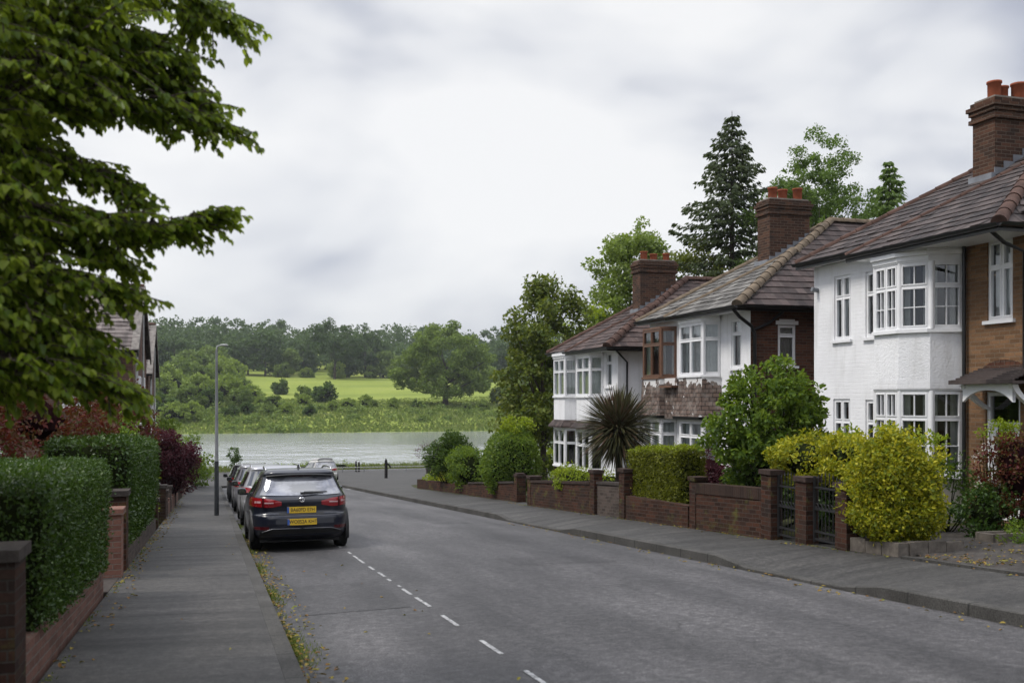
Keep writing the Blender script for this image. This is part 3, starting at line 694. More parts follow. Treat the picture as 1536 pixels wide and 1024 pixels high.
# ------------------------------------------------------------------ garden walls, right hand side
hz = lambda x, y: road_z(y)
def wall_run(label, x, y0, y1, h0, h1, mat='brick_old', th=.22, cap=None, base=.05, group=None, soldier=0, name='garden_wall', ragged=0):
    """brick wall along the footway; h0,h1 = heights above the street line at y0,y1"""
    t = thing(name, (x+th/2, (y0+y1)/2, road_z((y0+y1)/2)), label, 'wall', group)
    n = max(2, int((y1-y0)/.45)); mb = MB(S)
    for k in range(n):
        a = y0+(y1-y0)*k/n; b = y0+(y1-y0)*(k+1)/n
        ha = h0+(h1-h0)*k/n; hb = h0+(h1-h0)*(k+1)/n
        if ragged: ha = hb = (ha+hb)/2+rnd.uniform(-ragged, ragged)
        za, zb = road_z(a), road_z(b)
        c = [V((x, a, za+base)), V((x+th, a, za+base)), V((x+th, b, zb+base)), V((x, b, zb+base)), V((x, a, za+ha)), V((x+th, a, za+ha)), V((x+th, b, zb+hb)), V((x, b, zb+hb))]
        for q in ((4, 5, 6, 7), (1, 2, 6, 5), (3, 0, 4, 7)): mb.face([c[i] for i in q])
        if k == 0 or ragged: mb.face([c[i] for i in (0, 1, 5, 4)])
        if k == n-1 or ragged: mb.face([c[i] for i in (2, 3, 7, 6)])
    mb.build('brickwork', M[mat], t)
    mb = MB(S)
    if soldier:
        for k in range(n):
            a = y0+(y1-y0)*k/n; b = y0+(y1-y0)*(k+1)/n; ha = h0+(h1-h0)*k/n; hb = h0+(h1-h0)*(k+1)/n
            c = [V((xx, yy, road_z(yy)+hh+d)) for d in (.004, soldier) for xx, yy, hh in ((x-.015, a, ha), (x+th+.015, a, ha), (x+th+.015, b, hb), (x-.015, b, hb))]
            for q in ((4, 5, 6, 7), (1, 2, 6, 5), (3, 0, 4, 7), (3, 2, 1, 0)) + (((0, 1, 5, 4),) if k == 0 else ()) + (((2, 3, 7, 6),) if k == n-1 else ()): mb.face([c[i] for i in q])
        mb.build('soldier_course', M['soldier'], t)
    elif cap:
        yy = y0
        while yy < y1-.01:
            e = min(y1, yy+.45); f = lambda q: h0+(h1-h0)*(q-y0)/(y1-y0); j = rnd.uniform(-.004, .006)
            c = [V((xx, q, road_z(q)+f(q)+d+j)) for d in (.005, .07) for xx, q in ((x-.03, yy+.004), (x+th+.03, yy+.004), (x+th+.03, e-.004), (x-.03, e-.004))]
            for q in ((4, 5, 6, 7), (1, 2, 6, 5), (3, 0, 4, 7), (3, 2, 1, 0), (0, 1, 5, 4), (2, 3, 7, 6)): mb.face([c[i] for i in q])
            yy = e
        mb.build('coping', M[cap], t)
    return t
def pier(label, x, y, w, h, mat='brick_old', cap='cap_brown', d=None, group=None, capstyle='flat', base=.05):
    d = d or w; z = road_z(y+d/2)
    t = thing('gate_pier', (x+w/2, y+d/2, z), label, 'gate pier', group)
    mb = MB(); mb.box(x, x+w, y, y+d, z+base-.1, z+h); mb.build('shaft', M[mat], t, bevel=.006)
    mb = MB()
    if capstyle == 'flat':
        mb.box(x-.03, x+w+.03, y-.03, y+d+.03, z+h+.003, z+h+.08)
    else:
        mb.box(x-.025, x+w+.025, y-.025, y+d+.025, z+h+.003, z+h+.06)
        mb.box(x+.02, x+w-.02, y+.02, y+d-.02, z+h+.062, z+h+.11)
    mb.build('cap', M[cap], t, bevel=.012)
    return t
wall_run('low brown brick wall at the foot of the row, furthest from the gate piers', 9.4, 36.6, 46.5, .55, .62, ragged=.04)
wall_run('low brick wall under the yellow-green bushes, left of the capped gate pier', 9.3, 30.4, 36.3, .78, .62, cap='cap')
pier('square brick gate pier with pointed cap beside the large round bush', 9.26, 30.0, .3, 1.0, capstyle='step')
wall_run('brick wall with weathered top running down to the narrow gap by the round bush', 9.0, 23.02, 27.75, .92, .86, cap='cap_brown', ragged=0)
pier('slim brick pier on the near side of the narrow gap', 9.0, 27.8, .32, .98, group=None)
pier('brick pier below the spiky purple cordyline, left of the bricked-up gateway', 8.98, 22.7, .22, 1.2, d=.3)
wall_run('greyish brick infill of a former gateway with rounded top, between two piers', 9.06, 21.16, 22.69, .93, .93, mat='brick_grey', th=.2, cap='cap', name='gateway_infill')
pier('brick pier right of the bricked-up gateway, beside the clipped hedge', 8.98, 20.85, .22, 1.25, d=.3)
wall_run('low stretch of brown brick wall under the yellow-topped clipped hedge', 9.0, 17.75, 20.8, .62, .72, cap=None)
wall_run('tall brown brick wall with upright brick coping in front of the leafy shrub', 9.0, 14.98, 17.4, .84, .88, soldier=.2)
pier('short brick end block where the low wall steps up to the tall wall', 8.99, 17.42, .24, 1.12, cap='brick_old')
pier('brown brick gate pier with flat cap, joined to the tall wall', 8.97, 14.67, .23, 1.28, d=.31)
pier('brown brick gate pier standing between the two black iron gates', 8.97, 13.64, .23, 1.18, d=.3)
pier('brown brick gate pier half hidden by the golden shrub', 8.97, 12.6, .22, 1.1, d=.28)
def iron_gate(label, x, y0, y1, h, yaw=0):
    z = road_z((y0+y1)/2)+.2; t = thing('iron_gate', (x, y0, z), label, 'gate')
    mb = MB(); u = V((0, 1, 0)); up = V((0, 0, 1)); n = V((1, 0, 0)); o = V((x, y0+.03, z+.05)); w = y1-y0-.06
    for b in (0, .12, h*.5, h-.14): mb.obox(o, u, up, n, 0, w, b, b+.03, -.012, .012)
    mb.obox(o, u, up, n, -.02, .02, -.03, h+.05, -.018, .018); mb.obox(o, u, up, n, w-.02, w+.02, -.03, h+.05, -.018, .018)
    mb.build('frame', M['iron'], t)
    mb = MB(); k = 7
    for i in range(1, k):
        yy = y0+.03+w*i/k; top = h-.02+.10*math.sin(math.pi*i/k)
        mb.tube([(x, yy, z+.05), (x, yy, z+.05+top)], .008, 5)
        mb.tube([(x, yy, z+.05+top), (x, yy, z+.05+top+.06)], [.014, .001], 5)
    mb.build('bars', M['iron'], t)
    mb = MB()
    for i in range(k):
        yy = y0+.03+w*(i+.5)/k
        mb.tube([(x, yy+.035*math.cos(a), z+h*.5+.12+.035*math.sin(a)) for a in [2*math.pi*j/10 for j in range(11)]], .006, 4)
    mb.build('scrollwork', M['iron'], t)
iron_gate('black wrought iron gate to the left of the middle pier', 9.1, 13.95, 14.66, .95)
iron_gate('black wrought iron gate right of the middle pier, in the shade of the golden shrub', 9.1, 12.89, 13.63, .95)
mb = MB(); t = thing('stone_planter', (9.2, 11.9, road_z(11.9)+.2), 'low pale stone block planter edge under the large golden shrub', 'planter')
for k in range(3): mb.box(9.02+rnd.uniform(-.01, .01), 9.2, 11.52+k*.36, 11.87+k*.36, .19, .38+rnd.uniform(-.02, .02), hz)
for k in range(3): mb.box(9.21+k*.3, 9.50+k*.3, 11.5, 11.68, .19, .37+rnd.uniform(-.02, .02), hz)
mb.build('blocks', M['stone'], t, bevel=.025)
t = thing('stone_trough', (11.65, 12.1, road_z(12.1)+.26), 'low worn stone trough at the foot of the red-leaved shrub', 'trough')
mb = MB(); mb.prism([(11.08, 11.92), (11.5, 11.86), (12.1, 11.84), (12.35, 11.93), (12.33, 11.99), (11.1, 12.0)], .2, .40, hz); mb.prism([(11.06, 12.3), (12.34, 12.3), (12.3, 12.42), (11.1, 12.4)], .2, .40, hz); mb.box(11.06, 11.16, 12.004, 12.296, .2, .39, hz); mb.box(12.25, 12.35, 12.004, 12.296, .2, .39, hz); mb.box(11.17, 12.24, 12.005, 12.295, .2, .35, hz)
mb.build('basin', M['stone'], t, bevel=.02)

# ------------------------------------------------------------------ garden walls, left hand side
wall_run('low brown brick wall carrying the big dark clipped hedge', -1.43, 7.46, 12.7, .44, .42, th=.22, mat='brick_left')
pier('dark brick pier with flat stone cap nearest the camera', -1.62, 7.05, .42, 1.06, d=.40, cap='cap', mat='brick_dark')
pier('salmon brick pier beside the paved gateway', -1.5, 14.3, .36, .98, mat='brick_pink', cap='brick_pink')
pier('dark brick pier with flat cap just behind the salmon pier', -1.52, 15.15, .38, 1.2, mat='brick_old', cap='cap')
wall_run('low grey-brown wall under the tall narrow hedge', -1.36, 15.6, 23.6, .40, .42, th=.2, mat='brick_grey')
pier('small brick pier beside the lime-green plant, end of the tall hedge', -1.45, 24.3, .3, .75, mat='brick_old', cap='cap')
pier('mossy brick pier behind the lime-green plant', -1.45, 27.6, .34, .98, mat='brick_dark', cap='cap')
wall_run('low crumbling brick wall beneath the copper-leaved shrub', -1.38, 28.1, 40, .55, .5, th=.22, mat='brick_left', ragged=.06)
for i, (y, lab) in enumerate(((29.3, 'pale narrow gate post at the front of the crumbling wall'), (32.2, 'pale post in front of the copper shrub'), (36.5, 'pale post beyond the copper shrub'), (44, 'furthest pale post along the left footway'))):
    pier(lab, -1.33, y, .2, .8+.05*(i % 2), mat='brick_grey', cap='cap')
wall_run('distant low brick wall at the end of the left footway', -1.38, 44.6, 58, .6, .6, th=.22, mat='brick_left')
# ------------------------------------------------------------------ building parts
UP = V((0, 0, 1))
def window(parent, p0, u, n, w, h, cols=1, tr=.3, fmat='white', bars=(0, 0), curtain='net', sill=True, deep=.10, casement=True, name='window', lin=.3, label=None):
    """p0 lower left seen from outside, u along the width, n outward. Frame, glass, curtain, sill."""
    cols = [1.0/cols]*cols if isinstance(cols, int) else [c/sum(cols) for c in cols]
    mb = MB(); fw = .045; o = V(p0); d0, d1 = -deep, -deep+.07
    mb.obox(o, u, UP, n, 0, fw, 0, h, d0, d1); mb.obox(o, u, UP, n, w-fw, w, 0, h, d0, d1)
    mb.obox(o, u, UP, n, fw, w-fw, 0, fw, d0, d1); mb.obox(o, u, UP, n, fw, w-fw, h-fw, h, d0, d1)
    iw = w-2*fw; x = fw; panes = []
    for i, c in enumerate(cols):
        xa = x + (0.024 if i else 0); xb = x+iw*c - (0.024 if i < len(cols)-1 else 0)
        if i < len(cols)-1: mb.obox(o, u, UP, n, x+iw*c-.024, x+iw*c+.024, fw, h-fw, d0, d1-.002)
        zt = h-fw; cells = []
        if tr:
            zs = h*(1-tr); mb.obox(o, u, UP, n, xa, xb, zs-.024, zs+.024, d0, d1-.004)
            cells = [(fw, zs-.024, bars), (zs+.024, zt, (bars[0], 0))]
        else: cells = [(fw, zt, bars)]
        for za, zb, (bv, bh) in cells:
            e = .024 if casement else 0
            if e:
                mb.obox(o, u, UP, n, xa, xa+e, za, zb, d0+.015, d1+.012); mb.obox(o, u, UP, n, xb-e, xb, za, zb, d0+.015, d1+.012)
                mb.obox(o, u, UP, n, xa+e, xb-e, za, za+e, d0+.015, d1+.012); mb.obox(o, u, UP, n, xa+e, xb-e, zb-e, zb, d0+.015, d1+.012)
            ga, gb, ha, hb = xa+e, xb-e, za+e, zb-e
            for k in range(bv): 
                q = ga+(gb-ga)*(k+1)/(bv+1); mb.obox(o, u, UP, n, q-.009, q+.009, ha, hb, d0+.03, d1)
            for k in range(bh):
                q = ha+(hb-ha)*(k+1)/(bh+1); mb.obox(o, u, UP, n, ga, gb, q-.009, q+.009, d0+.031, d1-.001)
            panes.append((ga-.005, gb+.005, ha-.005, hb+.005))
        x += iw*c
    f = mb.build(name, M[fmat], parent)
    if label: f['label'] = label
    pm = MB()
    for a, b, c, d in panes:
        j = rnd.uniform(-.004, .004); q = d0+.036
        pm.face([o+u*a+UP*c+n*(q+j), o+u*b+UP*c+n*(q-j), o+u*b+UP*d+n*(q-j), o+u*a+UP*d+n*(q+j)])
    pm.build('pane', M['glass'], f)
    if curtain:
        cm = MB(); rows = []; k = int(w/.022)+2
        full = curtain in ('net',)
        segs = [(0.02, w-.02)] if full else [(0.02, w*.3), (w*.7, w-.02)]
        for s0, s1 in segs:
            k = max(6, int((s1-s0)/.025)); ph = rnd.uniform(0, 6)
            cm.grid([[o+u*(s0+(s1-s0)*i/k)+UP*z+n*(d0-.07+.018*math.sin(i*1.45+ph)+.01*math.sin(i*.5)) for i in range(k+1)] for z in (.02, h-.02)], True)
        cm.build('curtain', M['net' if curtain == 'net' else 'drape' if curtain == 'drape' else 'green_reflect'], f)
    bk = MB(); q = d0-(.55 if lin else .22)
    bk.face([o+u*-lin+UP*-lin+n*q, o+u*(w+lin)+UP*-lin+n*q, o+u*(w+lin)+UP*(h+lin)+n*q, o+u*-lin+UP*(h+lin)+n*q]); bk.build('dark_backing', M['dim'], f)  # added dark sheet; the room's shade is put into its colour
    if sill:
        sm = MB(); sm.obox(o, u, UP, n, -.06, w+.06, -.065, -.004, -deep, .06); sm.build('sill', M['white'], f)
    return f

def panel(mb, p0, u, n, W, Z0, Z1, ops=(), reveal=.1, top=None):
    """wall face with openings (a0,a1,z0,z1); reveals run inwards"""
    xs = sorted({0.0, W, *[a for q in ops for a in q[:2]]}); zs = sorted({Z0, Z1, *[z for q in ops for z in q[2:]]})
    o = V((p0[0], p0[1], 0))
    for xa, xb in zip(xs, xs[1:]):
        for za, zb in zip(zs, zs[1:]):
            cx, cz = (xa+xb)/2, (za+zb)/2
            if any(a < cx < b and c < cz < d for a, b, c, d in ops): continue
            mb.face([o+u*xa+UP*za, o+u*xb+UP*za, o+u*xb+UP*zb, o+u*xa+UP*zb])
    for a, b, c, d in ops:
        q = n*-reveal; P = lambda x, z: o+u*x+UP*z
        for s, e in (((a, c), (b, c)), ((b, c), (b, d)), ((b, d), (a, d)), ((a, d), (a, c))):
            mb.face([P(*s), P(*e), P(*e)+q, P(*s)+q])

def tile_slope(E0, E1, T0, T1, gauge=.27, tw=.25, th=.028, seed=1, jit=.006):
    """courses of overlapping tiles between eave E0-E1 and top T0-T1"""
    r = random.Random(seed); E0, E1, T0, T1 = map(V, (E0, E1, T0, T1)); mb = MB()
    ue = (E1-E0).normalized(); n = ue.cross(((T0+T1)/2-(E0+E1)/2)).normalized()
    if n.z < 0: n = -n
    L0 = ((T0+T1)/2-(E0+E1)/2); vdir = (L0-ue*L0.dot(ue)); H = vdir.length; vdir.normalize()
    sx = lambda p: (p-E0).dot(ue)
    sT0, sT1, sE1 = sx(T0), sx(T1), sx(E1); nr = max(1, round(H/gauge))
    P = lambda s, t, h: E0+ue*s+vdir*(H*t)+n*h
    mb.face([E0-n*.03, E1-n*.03, T1-n*.03, T0-n*.03])
    for k in range(nr):
        t0 = k/nr; t1 = min(1.0, (k+1.12)/nr)
        l0, l1 = sT0*t0, sT0*t1; r0, r1 = sE1+(sT1-sE1)*t0, sE1+(sT1-sE1)*t1
        s = min(l0, l1) - r.uniform(0, tw) - (tw/2 if k % 2 else 0); end = max(r0, r1); dz = r.uniform(-.004, .004)
        while s < end:
            a0, b0 = max(s, l0), min(s+tw-.006, r0); a1, b1 = max(s, l1), min(s+tw-.006, r1); j = r.uniform(-jit, jit)+dz; sl = r.uniform(-.006, .006)
            if r.random() < .03: j += .012
            if b0-a0 > .01 or b1-a1 > .01:
                if b0 < a0: b0 = a0 = (a0+b0)/2
                if b1 < a1: b1 = a1 = (a1+b1)/2
                bl, br, tr_, tl = P(a0, t0-sl/H, th+j), P(b0, t0+sl/H, th+j+r.uniform(-.003, .003)), P(b1, t1, .008), P(a1, t1, .008)
                uv = [(a0, k*gauge+.02), (b0, k*gauge+.02), (b1, k*gauge+gauge*.98), (a1, k*gauge+gauge*.98)]
                mb.face([bl, br, tr_, tl], uv=uv)
                if b0-a0 > .01:
                    mb.face([P(a0, t0-sl/H, -.005), P(b0, t0+sl/H, -.005), br, bl], uv=[uv[0], uv[1], uv[1], uv[0]])
            s += tw
    return mb
def ridge(mb, P, Q, r0=.12, seg=.36, seed=2):
    r = random.Random(seed); P, Q = V(P), V(Q); d = (Q-P); Ln = d.length; d.normalize()
    side = d.cross(UP).normalized(); nn = side.cross(d).normalized(); k = max(1, int(Ln/seg)); sg = Ln/k
    for i in range(k):
        rows = []
        for t, rr in ((-.03, r0*1.08), (.05, r0*1.05), (.95, r0*.93)):
            c = P+d*(sg*(i+t))+nn*(r.uniform(-.004, .004)-.03)
            rows.append([c+side*(rr*math.cos(a))+nn*(rr*math.sin(a)) for a in [math.pi*j/7 for j in range(8)]])
        mb.grid(rows, True); mb.face(rows[0])
def chimney(parent, x0, x1, y0, y1, zb, zt, npots, mat='brick_chim', corb=.055, flash=None, potr=.13, poth=.34):
    mb = MB(); mb.box(x0, x1, y0, y1, zb, zt-.42)
    z = zt-.42
    for k, (e, hh) in enumerate(((.0, .0), (corb, .085), (corb*.4, .075), (corb, .085), (corb*1.6, .085), (corb*.6, .09))):
        if hh: mb.box(x0-e, x1+e, y0-e, y1+e, z, z+hh-.002); z += hh
    st = mb.build('chimney', M[mat], parent)
    mb = MB(); mb.box(x0+.02, x1-.02, y0+.02, y1-.02, z-.001, z+.05); mb.build('flaunching', M['mortar'], st)
    for k in range(npots):
        f = (k+.5)/npots; cx = x0+.04+(x1-x0-.08)*f; cy = (y0+y1)/2+(.05 if k % 2 else -.08); pr = potr*rnd.uniform(.92, 1.06); ph = poth*rnd.uniform(.85, 1.08)
        mb = MB(); mb.lathe([(pr*.86, 0), (pr*.95, ph*.1), (pr*.97, ph*.85), (pr*1.1, ph*.88), (pr*1.1, ph), (pr*.85, ph), (pr*.8, ph*.4), (0.001, ph*.38)], (cx, cy, z+.04), 16)
        mb.build('chimney_pot', M['terra'], st)
    if flash:
        zf = flash; mb = MB(); n = 7
        for k in range(n):
            xa = x0-.02+(x1-x0+.04)*k/n; xb = x0-.02+(x1-x0+.04)*(k+1)/n
            mb.box(xa, xb, y0-.022, y0-.004, zf(xa, y0)-.05, zf((xa+xb)/2, y0)+.10); 
        mb.box(x0-.10, x0-.005, y0-.02, y1+.02, zf(x0-.14, y0)-.05, zf(x0-.005, y0)+.05); mb.build('flashing', M['lead'], st)
    return st
def gutter(parent, pts, r=.06, name='gutter'):
    mb = MB(); pts = [V(p) for p in pts]
    for a, b in zip(pts, pts[1:]):
        d = (b-a).normalized(); s = d.cross(UP).normalized()
        mb.grid([[q+s*(r*math.cos(t))+UP*(r*math.sin(t)) for t in [math.pi+math.pi*j/6 for j in range(7)]] for q in (a, b)], True)
        mb.grid([[q+s*(r*1.12*math.cos(t))+UP*(r*1.12*math.sin(t)+.004) for t in [math.pi+math.pi*j/6 for j in range(7)]] for q in (a, b)], True)
    return mb.build(name, M['black'], parent)

def bay(parent, pts, rows, wins, fmat='white', name='bay', cornice=None, matmap=None):
    """pts: plan from far end to near end (x,y). rows: list of (z0,z1,matkey) solid bands. wins: list of (z0,z1,[cols per facet],tr,bars,curtain)"""
    def offs(f):
        nn = []
        for a, b in zip(pts, pts[1:]):
            d = (V((*b, 0))-V((*a, 0))).normalized(); nn.append(d.cross(UP))
        out = []
        for i, p in enumerate(pts):
            q = V((*p, 0))
            if i == 0: q.y += f/max(.3, abs(nn[0].y)); 
            elif i == len(pts)-1: q.y -= f/max(.3, abs(nn[-1].y))
            else:
                m = (nn[i-1]+nn[i]).normalized(); q = q+m*(f/max(.4, m.dot(nn[i])))
            out.append(q)
        return out
    # consecutive bands make one piece; a gap (the window band) starts another
    pieces = []
    for r in sorted(rows):
        if pieces and abs(pieces[-1][-1][1]-r[0]) < .02: pieces[-1].append(r)
        else: pieces.append([r])
    for pc in pieces:
        keys = sorted({r[2] for r in pc}); mb = MB()
        for j, (z0, z1, k, *fl) in enumerate(pc):
            mb.m = keys.index(k); A = offs(fl[0] if fl else 0); B = offs(fl[1] if fl else 0)
            for i in range(len(pts)-1): mb.face([A[i]+UP*z0, A[i+1]+UP*z0, B[i+1]+UP*z1, B[i]+UP*z1])
            if j == 0 or (fl and fl[0] > .1): mb.face([q+UP*z0 for q in A])
            if j == len(pc)-1 or (fl and fl[1] > .1): mb.face([q+UP*z1 for q in B])
        o = mb.build('bay_plinth' if pc[0][0] < pts[0][1]*-S+.5 and len(pieces) > 1 and pc is pieces[0] else name, [M[k] for k in keys], parent)
    for z0, z1, cols, tr, bars, cur in wins:
        for i in range(len(pts)-1):
            if not cols[i]: continue
            a, b = V((*pts[i], 0)), V((*pts[i+1], 0)); u = (b-a).normalized(); n = u.cross(UP); w = (b-a).length
            window(parent, a+UP*(z0+.03)+u*.012, u, n, w-.024, z1-z0-.06, cols[i], tr, fmat, bars, cur, sill=False, deep=.07, lin=0)
        # corner posts, head and board
        mp = MB()
        for (x, y) in pts[1:-1]:
            mp.tube([(x+.035, y, z0+.03), (x+.035, y, z1-.03)], .05, 8)
        for zz0, zz1, e in ((z0-.035, z0+.03, .06), (z1-.03, z1+.03, .02)):
            poly = [(p[0]-e, p[1]+(e if k == 0 else -e if k == len(pts)-1 else 0)) for k, p in enumerate(pts)]
            mp.prism(poly if True else poly[::-1], zz0, zz1)
        mp.build('bay_posts', M[fmat], parent)
    if cornice:
        mp = MB()
        for z0, z1, e in cornice:
            poly = [(p[0]-e, p[1]+(e if k == 0 else -e if k == len(pts)-1 else 0)) for k, p in enumerate(pts)]
            mp.prism(poly, z0, z1)
        mp.build('bay_cornice', M['white'], parent)
    return o
# ------------------------------------------------------------------ the three houses on the right
FX = 13.0; UF = V((0, -1, 0)); NF = V((-1, 0, 0)); US = V((1, 0, 0)); NS = V((0, -1, 0))
def opening(yfar, a, b, z0, z1): return (yfar-a, yfar-b, z0, z1)      # a = far y, b = near y
def front_window(parent, a, b, z0, z1, **k): return window(parent, (FX, a, z0), UF, NF, a-b, z1-z0, **k)
def roof_set(h, xe, yn, yf, ze, apex, xr, xb, xe2, ysec, tf, te, rm, rise=.10, seed=1, gauge=.27, rr=.12):
    ax, ay, az = apex; k = (az-ze)/(ax-xe); ze2 = ze+(xe2-xe)*k+rise
    A = V(apex); B = V((xr, ay, az)); en, ef = V((xe, yn, ze)), V((xe, yf, ze)); e2n = V((xe2, yn, ze2)); e2s = V((xe2, ysec, ze2))
    q = (ysec-yn)/(yf-yn); A2 = V((xe2+q*(ax-xe), yn+q*(ay-yn), ze2+q*(az-ze)))
    bn, bf = V((xb, yn, ze)), V((xb, yf, ze))
    r = tile_slope(ef, en, A, A, seed=seed, gauge=gauge).build('roof', M[tf], h)
    tile_slope(e2s, e2n, A2, A2, seed=seed+1, gauge=gauge).build('front_slope', M[tf], r)
    tile_slope(V((xe2, yn, ze2)), bn, A, B, seed=seed+2, gauge=gauge).build('hip_end', M[te], r)
    mb = tile_slope(bf, ef, B, A, seed=seed+3, gauge=.3, tw=.3); mb2 = tile_slope(bn, bf, B, B, seed=seed+4, gauge=.3, tw=.3)
    mb.build('far_hip_end', M[te], r); mb2.build('rear_slope', M[tf], r)
    mb = MB(); up = V((0, 0, .03))
    ridge(mb, e2n+up, A2+up, rr, seed=seed); ridge(mb, A2+V((.05, 0, -.02)), A+up, rr, seed=seed+7); ridge(mb, A+up, B+up, rr*.9)
    ridge(mb, ef+up, A+up, rr*.75, seed=seed+5); ridge(mb, e2s+up, A2+up, rr*.55, seed=seed+6)
    ridge(mb, bn+up, B+up, rr*.8); ridge(mb, bf+up, B+up, rr*.8)
    mb.build('ridge_tiles', M[rm], r)
    # cheek where the front slope steps forward
    mb = MB(); mb.face([e2s+V((0, 0, .01)), A2, A2-V((0, 0, rise*1.2)), V((xe, ysec+.02, ze-.02)), e2s-V((0, 0, .1))]); mb.build('verge_cheek', M['mortar'], r)
    # soffits, fascias and gutters
    mb = MB()
    mb.box(xe+.02, FX-.002, ysec+.002, yf-.02, ze-.09, ze-.05); mb.box(xe2+.02, FX-.001, yn+.02, ysec, ze2-.09, ze2-.05)
    mb.box(FX+.0, xb-.1, yn+.02, yn+.42, ze2-.092, ze2-.052); mb.build('soffit', M['white'], r)
    mb = MB(); mb.box(xe-.005, xe+.018, ysec, yf, ze-.13, ze+.02); mb.box(xe2-.005, xe2+.018, yn, ysec, ze2-.13, ze2+.02); mb.box(xe2+.02, xb, yn-.004, yn+.018, ze2-.13, ze2+.0)
    mb.build('fascia', M['black'], r)
    gutter(r, [(xe-.055, yf, ze-.01), (xe-.055, ysec, ze-.012)]); gutter(r, [(xe2-.055, ysec+.05, ze2-.01), (xe2-.055, yn-.06, ze2-.012)]); gutter(r, [(xe2-.05, yn-.06, ze2-.012), (xb, yn-.06, ze2-.012)])
    return r, k, ze2
def shell(h, yn, yf, zb, zt, xb, bands, side, side_ops=(), back='brick_side'):
    """front wall in bands (ya,yb,mat,openings) from far to near, then near side, far side and back"""
    for ya, yb, mk, ops in bands:
        mb = MB(); panel(mb, (FX, ya), UF, NF, ya-yb, zb, zt, [opening(ya, *o) for o in ops]); mb.build('wall', M[mk], h)
    mb = MB(); panel(mb, (FX, yn), US, NS, xb-FX, zb, zt, [(a-FX, b-FX, c, d) for a, b, c, d in side_ops]); mb.build('side_wall', M[side], h)
    mb = MB(); panel(mb, (xb, yf), V((-1, 0, 0)), V((0, 1, 0)), xb-FX, zb, zt); mb.build('far_side_wall', M[back], h)
    mb = MB(); panel(mb, (xb, yn), V((0, 1, 0)), V((1, 0, 0)), yf-yn, zb, zt); mb.build('rear_wall', M[back], h)

